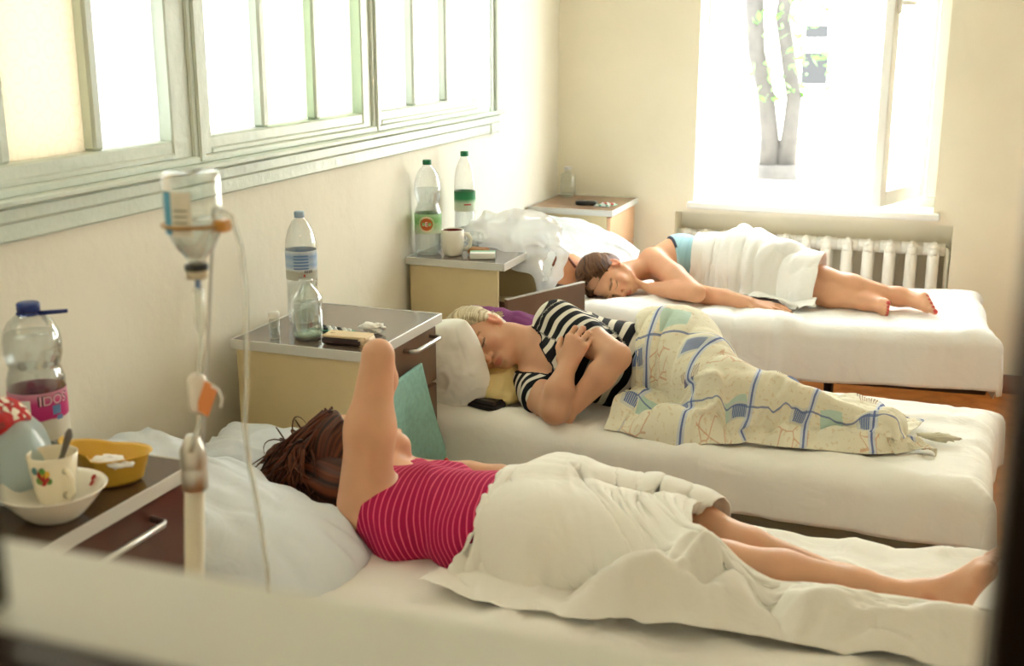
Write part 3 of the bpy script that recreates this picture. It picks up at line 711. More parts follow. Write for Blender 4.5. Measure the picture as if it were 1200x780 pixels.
# pink-label bottle on the nearest cabinet
c = (.212, 1.782, .826); R, H = .055, .305
P_ = prof_scale([(.75, 0), (.95, .02), (1, .06), (1, .33), (.97, .38), (1, .44), (1, .50), (.90, .565), (.86, .585), (.93, .61), (1, .66), (1.0, .76), (.93, .82), (.75, .88), (.45, .925), (.30, .94), (.28, .96)], R, H)
t = bottle('water_bottle', 'big clear water bottle with pink label and blue cap beside the wall', c, P_, H * .80, M_pet, (.022, H * .945, H * 1.0, mat('navy_blue_plastic', (34, 56, 124), .35)), 'plastic water bottles on the cabinets')
band('label', t, c, R + .0008, H * .12, H * .44, label_mat('pink_label', [(0, (226, 224, 206)), (.42, (222, 218, 206)), (.45, (196, 40, 120)), (.78, (206, 60, 134)), (1, (214, 150, 176))], .05))
M_bl = mat('label_blue', (96, 130, 186), .5); M_wt = mat('label_white', (236, 236, 232), .5); M_ink = mat('label_ink', (60, 40, 60), .5)
fa_ = face_ang(c)
for (da, z0, z1, w_, m_) in [(-.42, .24, .40, .16, M_wt), (-.5, .30, .36, .16, M_bl), (-.5, .16, .22, .14, M_bl), (.62, .29, .35, .16, M_bl), (.72, .25, .28, .12, M_bl), (-.28, .135, .155, .09, M_ink)]:
    band('print', t, c, R + .0013 + (.0004 if m_ is not M_wt else 0), H * z0, H * z1, m_, fa_ + da - w_, fa_ + da + w_)
text_on('lettering', 'IDOS', t, c, R + .0018, .030, fa_ + .55, H * .385, M_ink); text_on('lettering', 'IDOS', t, c, R + .0022, .027, fa_ + .55, H * .385, mat('label_pink_white', (240, 200, 216), .5))
hd = MB(); hd.tube([(c[0] + .02 * math.cos(a), c[1] + .02 * math.sin(a), c[2] + H * .93) for a in np.linspace(0, 6.28, 14)], .004, 6); 
dx, dy = math.cos(math.radians(20)), math.sin(math.radians(20))
hd.tube([(c[0] + .02 * dx, c[1] + .02 * dy, c[2] + H * .93), (c[0] + .075 * dx, c[1] + .075 * dy, c[2] + H * .945)], [.005, .004], 6); hd.tube([(c[0] + .02 * dx - .008 * dy, c[1] + .02 * dy + .01, c[2] + H * .925), (c[0] + .07 * dx, c[1] + .07 * dy + .008, c[2] + H * .94)], [.004, .003], 6)
hd.build('carry_handle', bpy.data.materials['navy_blue_plastic'], t, True)
# blue water bottle + clear flask on the second cabinet
c = (.155, 2.915, .826); R, H = .044, .318
P_ = prof_scale([(.8, 0), (.96, .02), (1, .05), (1, .30), (.97, .32), (1, .34), (1, .66), (.95, .75), (.78, .84), (.5, .915), (.30, .94), (.28, .96)], R, H)
t = bottle('water_bottle', 'clear water bottle with pale blue label and cap on the second cabinet', c, P_, H * .35, M_pet, (.0145, H * .945, H * 1.0, mat('pale_blue_plastic', (150, 176, 200), .4)), 'plastic water bottles on the cabinets')
band('label', t, c, R + .0008, H * .40, H * .66, label_mat('blue_label', [(0, (186, 190, 180)), (.28, (176, 176, 166)), (.34, (206, 216, 222)), (.5, (150, 180, 216)), (.62, (176, 198, 222)), (.8, (140, 170, 212)), (1, (214, 222, 226))], .15))
fa_ = face_ang(c)
for i in range(5): band('print', t, c, R + .0014, H * (.50 + .028 * i), H * (.512 + .028 * i), M_bl, fa_ - .5, fa_ + .45)
for i in range(6): band('print', t, c, R + .0014, H * .465, H * .49, M_ink, fa_ + .18 + i * .09, fa_ + .23 + i * .09)
band('print', t, c, R + .0014, H * .43, H * .455, mat('label_red', (190, 70, 60), .5), fa_ + .1, fa_ + .22)
c = (.262, 2.752, .826); R, H = .042, .165
P_ = prof_scale([(.85, 0), (.97, .03), (1, .08), (1, .62), (.96, .70), (.75, .80), (.48, .87), (.40, .90), (.40, .96), (.46, .965), (.46, 1), (.38, 1)], R, H)
t = bottle('infusion_bottle', 'empty-necked clear glass flask standing on the second cabinet', c, P_, H * .60, M_gl, None)
MB().lathe([(.001, .0), (R * .8, .0005), (R * .93, .006), (R * .9, .010), (.001, .010)], (c[0], c[1], c[2] + .0045), 24).build('bottom_disc', mat('pale_green_glass', (206, 222, 196), .15), t, True)
c = (.182, 2.712, .826)
t = bottle('medicine_vial', 'tiny clear vial with white cap left of the glass flask', c, [(.012, 0), (.0145, .004), (.0145, .05), (.012, .056), (.012, .06)], .03, M_gl, (.0155, .058, .074, M_white), cat='vial')
# wallet
t = thing('wallet', 'tan and dark brown folded wallet near the front edge of the second cabinet', 'wallet', (.40, 2.735, .826))
M_tan = mat('tan_leather', (222, 198, 160), .5, bump=.1, bscale=200); M_dkl = mat('dark_brown_leather', (52, 30, 24), .5)
Mw = Matrix.Translation((.395, 2.735, .826)) @ Matrix.Rotation(math.radians(3), 4, 'Z')
MB().box(-.064, .062, -.028, .028, .020, .027, .003, Mw).build('flap', M_tan, t); MB().box(-.066, .05, -.030, .028, .001, .0195, .004, Mw).build('purse_body', M_dkl, t)
p_ = MB(); p_.tube([Mw @ Vector((.052, -.029, .012)), Mw @ Vector((.052, .028, .012))], .0135, 12); p_.build('spine', M_tan, t, True)
MB().lathe([(.001, 0), (.008, 0), (.007, .002), (.001, .0025)], tuple(Mw @ Vector((-.045, 0, .0265))), 14).build('snap', M_tan, t, True)
# blister strip with capsules
def blister(c, ang, n1, n2, m_base, m_pill, label, group, sp=.017, tilt=0):
    t = thing('blister_pack', label, 'pills', c, group); Mb = Matrix.Translation(c) @ Matrix.Rotation(ang, 4, 'Z') @ Matrix.Rotation(tilt, 4, 'X')
    MB().box(-sp * n1 / 2 - .004, sp * n1 / 2 + .004, -sp * n2 / 2 - .003, sp * n2 / 2 + .003, .001, .003, .0006, Mb).build('foil', m_base, t)
    for i in range(n1):
        for j in range(n2):
            MB().lathe([(.007, .0028), (.0068, .006), (.005, .009), (.001, .010)], (0, 0, 0), 10, Mb @ Matrix.Translation(((i - (n1 - 1) / 2) * sp, (j - (n2 - 1) / 2) * sp, 0))).build('blister', m_pill[(i + j) % len(m_pill)], t, True)
    return t
M_foilg = mat('green_foil', (70, 150, 120), .35, metal=.3); M_foil = mat('silver_foil', (214, 216, 216), .3, metal=.6); M_blk = mat('black_plastic', (26, 24, 24), .4)
blister((.285, 2.845, .826), -.12, 7, 2, M_foilg, [M_white, M_foil, M_blk], 'green blister strip with white capsules beside the glass flask', None)
MBt = MB()
def crumple(name, c, r, m, label, cat, seed, sq=.7):
    th, ph = np.meshgrid(np.linspace(0, 2 * math.pi, 33), np.linspace(.02, math.pi - .02, 18)); X, Y, Z = np.cos(th) * np.sin(ph), np.sin(th) * np.sin(ph), np.cos(ph)
    k = 1 + .45 * fbm(X * 2 + seed, Y * 2, Z * 2, seed); k[:, -1] = k[:, 0]
    P = np.stack([c[0] + r[0] * k * X, c[1] + r[1] * k * Y, c[2] + r[2] * (1 + Z * k * .8)], -1); P[..., 2] = np.maximum(P[..., 2], c[2] + .001)
    o = link_mesh(name, P.reshape(-1, 3), grid_faces(18, 33), m); tag(o, label, cat); return o
crumple('tissue', (.405, 2.86, .826), (.032, .022, .016), M_sheet2, 'crumpled white tissue behind the wallet on the second cabinet', 'tissue', 4)
# third cabinet: bottles, mug, glass, boxes
M_grcap = mat('green_plastic', (30, 128, 84), .35)
c = (.062, 4.00, .826); R, H = .050, .348
P_ = prof_scale([(.8, 0), (.96, .02), (1, .05), (.97, .09), (1, .13), (1, .42), (.97, .46), (.84, .52), (.80, .54), (.86, .57), (.97, .63), (1, .68), (.97, .75), (.85, .83), (.6, .90), (.30, .94), (.26, .96)], R, H)
t = bottle('water_bottle', 'waisted water bottle with green label and orange emblem, left on the third cabinet', c, P_, H * .70, M_pet, (.0165, H * .95, H * 1.0, M_grcap), 'plastic water bottles on the cabinets')
band('label', t, c, R + .0008, H * .23, H * .44, label_mat('green_label', [(0, (206, 216, 196)), (.3, (176, 208, 160)), (.65, (120, 186, 110)), (1, (170, 212, 160))], .6))
fa_ = face_ang(c) - .12
def disc_on(par, c, R, a, z, r, m, name='emblem'):
    k = np.linspace(0, 2 * math.pi, 25)[:-1]; V = [(c[0] + R * math.cos(a), c[1] + R * math.sin(a), c[2] + z)] + [(c[0] + R * math.cos(a + r * math.cos(q) / R), c[1] + R * math.sin(a + r * math.cos(q) / R), c[2] + z + r * math.sin(q)) for q in k]
    return link_mesh(name, V, [(0, i + 1, (i + 1) % 24 + 1) for i in range(24)], m, par, False)
disc_on(t, c, R + .0012, fa_, H * .335, .030, mat('label_cream', (226, 214, 180), .5)); disc_on(t, c, R + .0016, fa_, H * .335, .023, mat('label_orange', (196, 96, 44), .5))
text_on('lettering', 'E', t, c, R + .0035, .024, fa_, H * .335, M_wt)
c = (.080, 4.315, .826); R, H = .042, .35
P_ = prof_scale([(.8, 0), (.97, .02), (1, .05), (1, .62), (.95, .72), (.8, .82), (.5, .91), (.33, .94), (.31, .96)], R, H)
t = bottle('water_bottle', 'straight water bottle with dark green label behind the plastic bag', c, P_, H * .45, M_pet, (.0165, H * .945, H * 1.0, M_grcap), 'plastic water bottles on the cabinets')
band('label', t, c, R + .0008, H * .34, H * .56, label_mat('dark_green_label', [(0, (214, 222, 206)), (.4, (196, 214, 190)), (.62, (40, 140, 88)), (1, (28, 120, 74))], .05))
band('print', t, c, R + .0014, H * .41, H * .425, bpy.data.materials['label_red'], face_ang(c) - .1, face_ang(c) + .6)
M_china = mat('white_glazed_china', (238, 234, 222), .15, spec=.6)
def mug(name, label, c, R, H, m_out, m_in, ha, base=.8, cat='cup'):
    t = thing(name, label, cat, c)
    MB().lathe([(.001, .002), (R * base * .9, 0), (R * base, .006), (R * (base + .14), H * .3), (R, H * .62), (R, H), (R * .95, H + .001), (R * .93, H * .96)], c, 32, None, False).build('cup_body', m_out, t, True)
    MB().lathe([(R * .94, H * .985), (R * .93, H * .5), (R * base * .85, .02), (.001, .012)], c, 32, None, False).build('inside', m_in, t, True)
    ca, sa = math.cos(ha), math.sin(ha); h = MB()
    h.tube([(c[0] + ca * q, c[1] + sa * q, c[2] + z) for q, z in [(R * .95, H * .82), (R * 1.35, H * .8), (R * 1.6, H * .6), (R * 1.5, H * .36), (R * 1.2, H * .22), (R * .9, H * .22)]], [.006] * 6, 8, True, 1.3)
    h.build('handle', m_out, t, True); return t
mug('mug', 'white mug with dark red inside beside the waisted bottle', (.158, 4.005, .826), .043, .095, M_china, mat('maroon_glaze', (120, 26, 24), .2), math.radians(28), .82)
t = thing('glass_cup', 'small clear glass with handle right of the white mug', 'glass', (.175, 4.16, .826))
MB().lathe([(.018, 0), (.024, .01), (.026, .06), (.025, .062)], (.175, 4.16, .826), 24).build('glass_body', M_gl, t, True)
k = MB(); k.tube([(.200 + .018 * math.sin(a) * .9, 4.165, .866 + .02 * math.cos(a)) for a in np.linspace(0, math.pi, 8)], .004, 8); k.build('handle', M_gl, t, True)
tag(MB().box(.205, .275, 4.03, 4.085, .827, .848, .012).build('wooden_comb_case', mat('honey_wood', (176, 122, 66), .5, noise=.2), None), 'small honey-brown case behind the white packet', 'case')
t = thing('cigarette_packet', 'flat white packet with green trim on the third cabinet edge', 'packet', (.285, 3.985, .826)); Mp = Matrix.Translation((.285, 3.985, .827)) @ Matrix.Rotation(.35, 4, 'Z')
MB().box(-.046, .046, -.028, .028, 0, .021, .001, Mp).build('carton', M_wt, t); MB().box(-.0465, .0465, .006, .0285, .0005, .0216, .0008, Mp).build('green_trim', mat('mint_print', (120, 190, 150), .4), t)
# plastic carrier bag flung over the third cabinet corner and the bed head
Fb = Field((.0, 3.95, .62), (.62, 4.6, 1.02), .006)
I3 = np.eye(3)
Fb.ell((.30, 4.27, .885), I3, (.15, .10, .075), .04).ell((.20, 4.27, .86), I3, (.12, .09, .032), .04).ell((.41, 4.24, .87), I3, (.085, .075, .075), .04)
Fb.cap((.40, 4.20, .84), (.440, 4.165, .70), .05, .016, .03).cap((.49, 4.19, .88), (.524, 4.18, .80), .030, .018, .02).cap((.524, 4.18, .80), (.462, 4.17, .68), .018, .017, .012)
Fb.cap((.30, 4.18, .84), (.38, 4.165, .78), .04, .03, .03)

X, Y, Z = Fb.grids(); Xb, Yb, Zb = np.broadcast_arrays(X, Y, Z); m_ = Fb.F < .03
q = np.zeros_like(Fb.F); xx, yy, zz = Xb[m_], Yb[m_], Zb[m_]
q[m_] = -.016 * np.maximum(ridge(xx * 9 + zz * 6, yy * 7 + zz * 11, 5), -.3) + .009 * vnoise(xx * 22, yy * 22, zz * 22, 9)
Fb.F += q.astype(np.float32)
for hx, hz, hr in ((.486, .815, .017), (.480, .785, .019), (.470, .750, .016), (.462, .722, .010)):
    hp = np.array((hx, 4.18, hz)); hv = nrm(hp - np.array((1.87, 0, 1.65))); Fb.cap(hp - .14 * hv, hp + .14 * hv, hr, hr, .004, True)
V, Q = Fb.mesh(); V = smooth_mesh(V, Q, 1)
M_bag = clear_mat('translucent_white_plastic', (.96, .97, .97), .30, .14, (244, 244, 242), .48)
o = link_mesh('plastic_bag', V, Q, M_bag); tag(o, 'crumpled translucent white carrier bag spilling over the third cabinet', 'bag')
# junk in the open drawer
for i, (x, y, sx, sy, a, m_) in enumerate([(.40, 4.02, .03, .02, .4, M_foil), (.44, 4.12, .035, .018, -.3, M_wt), (.38, 4.15, .02, .03, .2, M_foilg)]):
    Mj = Matrix.Translation((x - .02, y, .557 + i * .012)) @ Matrix.Rotation(a, 4, 'Z') @ Matrix.Rotation(.3, 4, 'X')
    tag(MB().box(-sx, sx, -sy, sy, 0, .022, .004, Mj).build('medicine_box', m_), ['silver foil pack lying in the open drawer', 'white medicine box lying in the open drawer', 'green foil pack lying in the open drawer'][i], 'box', 'packets in the open drawer')
t = thing('tan_bag', 'rounded tan bag wedged by the bag handles at the far bed head', 'bag', (.35, 4.78, .56))
Ft = Field((.2, 4.6, .5), (.55, 4.98, .75), .006); Ft.ell((.365, 4.80, .625), I3, (.072, .08, .075), .01); X, Y, Z = Ft.grids(); Ft.F += (.004 * vnoise(X * 30, Y * 30, Z * 30, 2)).astype(np.float32); Ft.F = np.maximum(Ft.F, .556 - Z).astype(np.float32)
V, Q = Ft.mesh(); link_mesh('bag_body', V, Q, mat('tan_brown_leather', (206, 142, 100), .5), t)
k = MB(); k.tube([(.31, 4.735, .66), (.33, 4.72, .70), (.38, 4.72, .705), (.41, 4.735, .66)], .006, 8); k.build('strap', mat('reddish_brown_leather', (140, 70, 46), .5), t, True)
# far cabinet: jar, phone, pills
c = (.085, 5.64, .826); R, H = .039, .14
t = bottle('glass_jar', 'small clear glass bottle on the far corner cabinet', c, prof_scale([(.9, 0), (1, .05), (1, .72), (.85, .80), (.5, .86), (.42, .9), (.42, .96)], R, H), H * .12, M_gl, (.018, H * .95, H * 1.06, M_foil))
t = thing('mobile_phone', 'small black phone lying on the far corner cabinet', 'phone', (.255, 5.40, .826)); Mp = Matrix.Translation((.255, 5.40, .827)) @ Matrix.Rotation(.1, 4, 'Z')
MB().box(-.05, .05, -.023, .023, 0, .018, .006, Mp).build('case', M_blk, t); MB().box(.0, .04, -.017, .017, .0178, .0188, .0004, Mp).build('screen', mat('phone_screen', (40, 46, 52), .1), t)
blister((.34, 5.375, .826), .1, 4, 2, M_foil, [M_wt, M_foilg], 'silver and green pill strip beside the black phone', 'pill strips on the far cabinet')
blister((.355, 5.43, .826), -.2, 4, 2, mat('mint_foil', (130, 200, 170), .4), [M_wt, bpy.data.materials['label_red']], 'mint green pill strip behind the silver one', 'pill strips on the far cabinet', tilt=.0)
# black phone / wallet by the yellow pillow
t = thing('black_purse', 'flat black purse tucked between ivory and yellow pillows', 'purse', (.60, 3.215, .522)); Mp = Matrix.Translation((.60, 3.215, .523)) @ Matrix.Rotation(-.25, 4, 'Z')
MB().box(-.055, .055, -.032, .032, 0, .030, .008, Mp).build('purse_body', M_blk, t); MB().box(-.050, .050, -.0335, -.0318, .013, .016, .0006, Mp).build('zip', mat('dark_zip', (70, 66, 62), .4, metal=.6), t)
# nearest cabinet: bowl with cup and spoon, yellow dish, food bag
c = (.462, 1.525, .826)
t = thing('soup_bowl', 'white china bowl with small red flowers on the nearest cabinet', 'bowl', c)
MB().lathe([(.001, .004), (.04, .0), (.045, .003), (.055, .012), (.075, .035), (.088, .052), (.092, .056), (.090, .057), (.083, .050), (.07, .034), (.05, .014), (.001, .010)], c, 40, None, False).build('bowl_body', M_china, t, True)
M_red = mat('flower_red', (170, 34, 30), .4); M_grn = mat('leaf_green', (90, 140, 60), .5); M_yel = mat('flower_yellow', (230, 180, 60), .4)
def petals(par, c, spots, m):
    for (x, y, z, r, n) in spots: 
        n = nrm(n); a = nrm(np.cross(n, (0, 0, 1) if abs(n[2]) < .9 else (1, 0, 0))); b = np.cross(n, a); p = np.array([x, y, z])
        link_mesh('flower', [p + r * (a * math.cos(q) + b * math.sin(q)) for q in np.linspace(0, 6.28, 11)[:-1]], [tuple(range(10))], m, par, False)
for da, zz in ((2.6, .045), (2.75, .040), (1.2, .045), (1.12, .038), (2.5, .036)):
    rr = .0795 + (zz - .044) * 1.0; petals(t, c, [(c[0] + (rr - .003) * math.cos(da), c[1] + (rr - .003) * math.sin(da), c[2] + zz + .0045, .006, (-math.cos(da), -math.sin(da), .9))], M_red)
c2 = (.442, 1.555, .8415); t = thing('tea_cup', 'cream cup with red flower print standing in the white bowl', 'cup', c2)
R, H = .043, .088
MB().lathe([(.001, .002), (.028, 0), (.031, .004), (.034, .02), (.038, .05), (R, H), (R * .96, H + .001), (R * .94, H * .97), (.034, .04), (.028, .008), (.001, .006)], c2, 32, None, False).build('cup_body', mat('cream_china', (240, 230, 206), .15, spec=.6), t, True)
fa_ = face_ang(c2); h = MB(); ha = fa_ + .45
h.tube([(c2[0] + math.cos(ha) * q, c2[1] + math.sin(ha) * q, c2[2] + z) for q, z in [(.036, .064), (.052, .066), (.064, .056), (.062, .036), (.048, .02), (.034, .02)]], .005, 8, True, 1.3); h.build('handle', bpy.data.materials['cream_china'], t, True)
for (da, z, r, m_) in [(-.55, .062, .008, M_red), (-.4, .055, .008, M_red), (-.5, .048, .007, M_red), (-.3, .064, .006, M_yel), (-.68, .05, .007, M_grn), (-.25, .05, .006, M_grn), (-.48, .069, .006, M_grn), (-.4, .062, .006, M_yel), (-.85, .068, .007, mat('print_teal', (80, 130, 130), .4))]:
    rr = np.interp(z, [.02, .05, .088], [.034, .038, .043]) + .001; petals(t, c2, [(c2[0] + rr * math.cos(fa_ + da), c2[1] + rr * math.sin(fa_ + da), c2[2] + z, r, (math.cos(fa_ + da), math.sin(fa_ + da), .05))], m_)
sp = MB(); sp.tube([(.427, 1.555, .852), (.456, 1.565, .925), (.4695, 1.57, .962), (.472, 1.571, .972)], [.004, .003, .0045, .002], 8, True, 1.8); tag(sp.build('teaspoon', mat('steel', (120, 116, 112), .3, metal=1), None, True), 'steel teaspoon handle leaning out of the cream cup', 'spoon')
# yellow dish, kidney shaped with a handle lip
t = thing('yellow_dish', 'yellow plastic dish with white tissue behind the cream cup', 'dish', (.40, 1.70, .826)); DX = .03
k = np.linspace(0, 2 * math.pi, 49)[:-1]
def ring(s, z): 
    r = 1 + .16 * np.cos(2 * k) - .14 * np.cos(3 * k + .8); return np.stack([.40 + DX + .078 * s * r * np.cos(k), 1.70 + .062 * s * r * np.sin(k), np.full_like(k, .826 + z) + (.012 * (np.cos(k + 2.4) > .55) if z > .04 else 0)], 1)
P = np.stack([ring(.02, 0), ring(.72, 0), ring(.80, .006), ring(.96, .052), ring(1.03, .056), ring(1.02, .058), ring(.93, .054), ring(.77, .01), ring(.02, .008)])
dsh = MB().grid(P, True).build('dish_body', mat('yellow_plastic', (226, 182, 70), .35), t, True)
crumple('tissue', (.465, 1.675, .862), (.038, .024, .012), M_sheet, 'white tissue lying in the yellow dish', 'tissue', 14)
# white food bag with flower print at the left edge
t = thing('food_bag', 'pale plastic bag of flower-printed cloth at the left frame edge', 'bag', (.305, 1.565, .826))
Ff = Field((.17, 1.38, .81), (.45, 1.72, 1.02), .006); Ff.ell((.325, 1.57, .885), I3, (.082, .08, .082), .02).ell((.32, 1.57, .94), I3, (.06, .06, .05), .03); X, Y, Z = Ff.grids(); Ff.F += (.010 * vnoise(X * 18, Y * 18, Z * 12, 3) - .004 * ridge(X * 20 + Y * 10, Z * 6 + Y * 9, 2)).astype(np.float32); Ff.F = np.maximum(Ff.F, .828 - Z).astype(np.float32)
V, Q = Ff.mesh(); up = V[:, 2]; 
link_mesh('bag_skin', V, Q, clear_mat('bluish_plastic', (.9, .95, .95), .12, .15, (208, 222, 222), .8), t)
Fg = Field((.2, 1.45, .88), (.42, 1.68, 1.03), .005); Fg.ell((.315, 1.565, .975), I3, (.058, .06, .036), .01); X, Y, Z = Fg.grids(); Fg.F += (.006 * vnoise(X * 25, Y * 25, Z * 25, 8)).astype(np.float32); V, Q = Fg.mesh()
fl = bpy.data.materials.new('flower_print_cloth'); fl.use_nodes = True; nt = fl.node_tree; tc = nt.nodes.new('ShaderNodeTexCoord'); vo = nt.nodes.new('ShaderNodeTexVoronoi'); vo.inputs['Scale'].default_value = 85; cr = nt.nodes.new('ShaderNodeValToRGB'); cr.color_ramp.interpolation = 'CONSTANT'
for e, (p, cc) in zip([cr.color_ramp.elements[0], cr.color_ramp.elements[1], cr.color_ramp.elements.new(.55), cr.color_ramp.elements.new(.75)], [(0, (180, 34, 36)), (.3, (110, 130, 70)), (.55, (222, 214, 196)), (.75, (150, 60, 60))]): e.position = p; e.color = lin(cc)
nt.links.new(tc.outputs['Object'], vo.inputs['Vector']); sx = nt.nodes.new('ShaderNodeSeparateColor'); nt.links.new(vo.outputs['Color'], sx.inputs[0]); nt.links.new(sx.outputs[0], cr.inputs[0]); nt.links.new(cr.outputs[0], nt.nodes['Principled BSDF'].inputs['Base Color']); nt.nodes['Principled BSDF'].inputs['Roughness'].default_value = .8
link_mesh('printed_cloth', V, Q, fl, t)
# ------------------------------------------------------------------ drip stand
bx_, by_ = .845, 1.36
M_clearish = mat('greyish_clear_plastic', (206, 204, 190), .25, Transmission_Weight=.0)
t = thing('drip_stand', 'pale metal drip stand holding the upturned glass bottle', 'stand', (bx_, by_, 0))
b = MB()
for a in (.5, 2.07, 3.64, 5.2): b.tube([(bx_, by_, .10), (bx_ + .12 * math.cos(a), by_ + .12 * math.sin(a), .06), (bx_ + .24 * math.cos(a), by_ + .24 * math.sin(a), .012)], .011, 8)
b.build('foot', M_edge, t, True)
px_ = lambda z: bx_ + .065 * (z - .6) / .86
M_pole = mat('ivory_enamel', (214, 206, 184), .35)
MB().tube([(px_(.05), by_, .05), (px_(1.02), by_, 1.02)], .0145, 14).build('pole', M_pole, t, True)
MB().lathe([(.0145, -.035), (.0185, -.032), (.0185, -.004), (.017, 0), (.0185, .004), (.0185, .028), (.013, .04), (.008, .05)], (px_(1.02), by_, 1.03), 18, None, True, True).build('collar', M_chrome, t, True)
MB().tube([(px_(1.03), by_ + .022, 1.05), (px_(1.40), by_ + .05, 1.40)], .003, 8).build('rod', M_edge, t, True)
MB().tube([(px_(1.03), by_, 1.055), (px_(1.03), by_ + .01, 1.06), (px_(1.03), by_ + .024, 1.055)], .004, 8).build('bracket', M_chrome, t, True)
cb = (.905, by_, 0)
k = MB(); k.tube([(cb[0] + .0415 * math.cos(a), cb[1] + .0415 * math.sin(a), 1.388) for a in np.linspace(0, 6.2832, 25)], .0028, 6); k.tube([(cb[0] - .0, by_ + .041, 1.388), (px_(1.40), by_ + .05, 1.395)], .003, 6); k.build('holder_ring', mat('rusty_brass', (176, 140, 84), .4, metal=.6), t, True)
MB().box(cb[0] + .036, cb[0] + .056, by_ - .01, by_ + .01, 1.380, 1.396, .003).build('clip', mat('amber_plastic', (196, 140, 60), .35), t)
t = thing('infusion_bottle', 'upturned glass drip bottle with blue and white label hanging on the stand', 'bottle', (cb[0], by_, 1.33))
pr = [(.012, 1.325), (.0125, 1.338), (.017, 1.345), (.026, 1.355), (.035, 1.372), (.0385, 1.39), (.039, 1.40), (.039, 1.452), (.036, 1.459), (.001, 1.457)]
MB().lathe(pr, cb, 32, None, False).build('bottle_body', M_gl, t, True)
MB().lathe([(.001, 1.338)] + [(r - .002, z) for r, z in pr[2:6]] + [(.037, 1.394), (.001, 1.3945)], cb, 32, None, False).build('fluid', M_water, t, True)
MB().lathe([(.001, 1.312), (.0155, 1.313), (.0155, 1.318), (.0155, 1.328), (.012, 1.331)], cb, 20, None, False).build('cap', mat('pale_cap', (196, 186, 160), .4, metal=.3), t, True)
MB().lathe([(.0165, 1.324), (.0168, 1.331), (.0125, 1.333)], cb, 20, None, False).build('rubber_stopper', M_blk, t, True)
fa_ = face_ang(cb); band('label', t, cb, .0394, 1.376, 1.436, mat('paper_label', (220, 216, 200), .6), fa_ - .85, fa_ - .05); band('label_stripe', t, cb, .0397, 1.378, 1.436, mat('label_cyan', (70, 150, 190), .5), fa_ - 1.2, fa_ - .8)
for i in range(4): band('print', t, cb, .0399, 1.41 - i * .008, 1.4125 - i * .008, M_rail, fa_ - .7, fa_ - .2)
t = thing('drip_line', 'clear infusion tubing with drip chamber and orange tag below the bottle', 'tube', (cb[0], by_, 1.3))
M_tube = clear_mat('clear_tubing', (.95, .96, .94), .2, .08, (226, 226, 214), .35)
MB().lathe([(.001, 1.312), (.0035, 1.311), (.0035, 1.30), (.0075, 1.296), (.0078, 1.245), (.006, 1.238), (.003, 1.228)], cb, 16, None, False).build('drip_chamber', M_tube, t, True)
MB().tube([(.905, by_, 1.315), (.905, by_, 1.295)], .004, 8).build('spike', mat('spike_blue', (120, 150, 190), .4), t, True)
MB().tube([(.905, by_, 1.23), (.9, by_ - .002, 1.19), (.896, by_ - .002, 1.15), (.893, by_ - .002, 1.10), (.885, by_ - .017, 1.06)], .0035, 8).build('tubing', M_tube, t, True)
MB().lathe([(.005, 1.115), (.0125, 1.12), (.0135, 1.13), (.0135, 1.165), (.010, 1.172), (.005, 1.175)], (.894, by_ - .002, 0), 16, None, True, True).build('roller_clamp', mat('frosted_clamp', (222, 214, 202), .3), t, True)
Mt = Matrix.Translation((.915, by_ - .012, 1.142)) @ Matrix.Rotation(math.radians(24), 4, 'Y'); MB().box(-.011, .011, -.0015, .0015, -.024, .024, .001, Mt).build('tag', mat('orange_paper', (222, 140, 82), .6), t)
MB().tube([(.925, by_ - .012, 1.162), (.936, by_ - .012, 1.158), (.941, by_ - .012, 1.146), (.938, by_ - .012, 1.133)], .002, 6).build('string', M_wt, t, True)
MB().tube([(.95, by_, 1.41), (.966, by_, 1.402), (.978, by_, 1.36), (.981, by_, 1.30), (.978, by_, 1.23), (.975, by_, 1.17), (.967, by_, 1.11), (.968, by_ + .004, 1.05), (.976, by_ + .008, .98), (.984, by_ + .01, .88), (.988, by_ + .01, .72), (.98, by_ + .005, .5), (.95, by_, .34), (.90, by_ - .005, .30)], .0032, 8).build('return_tubing', M_tube, t, True)
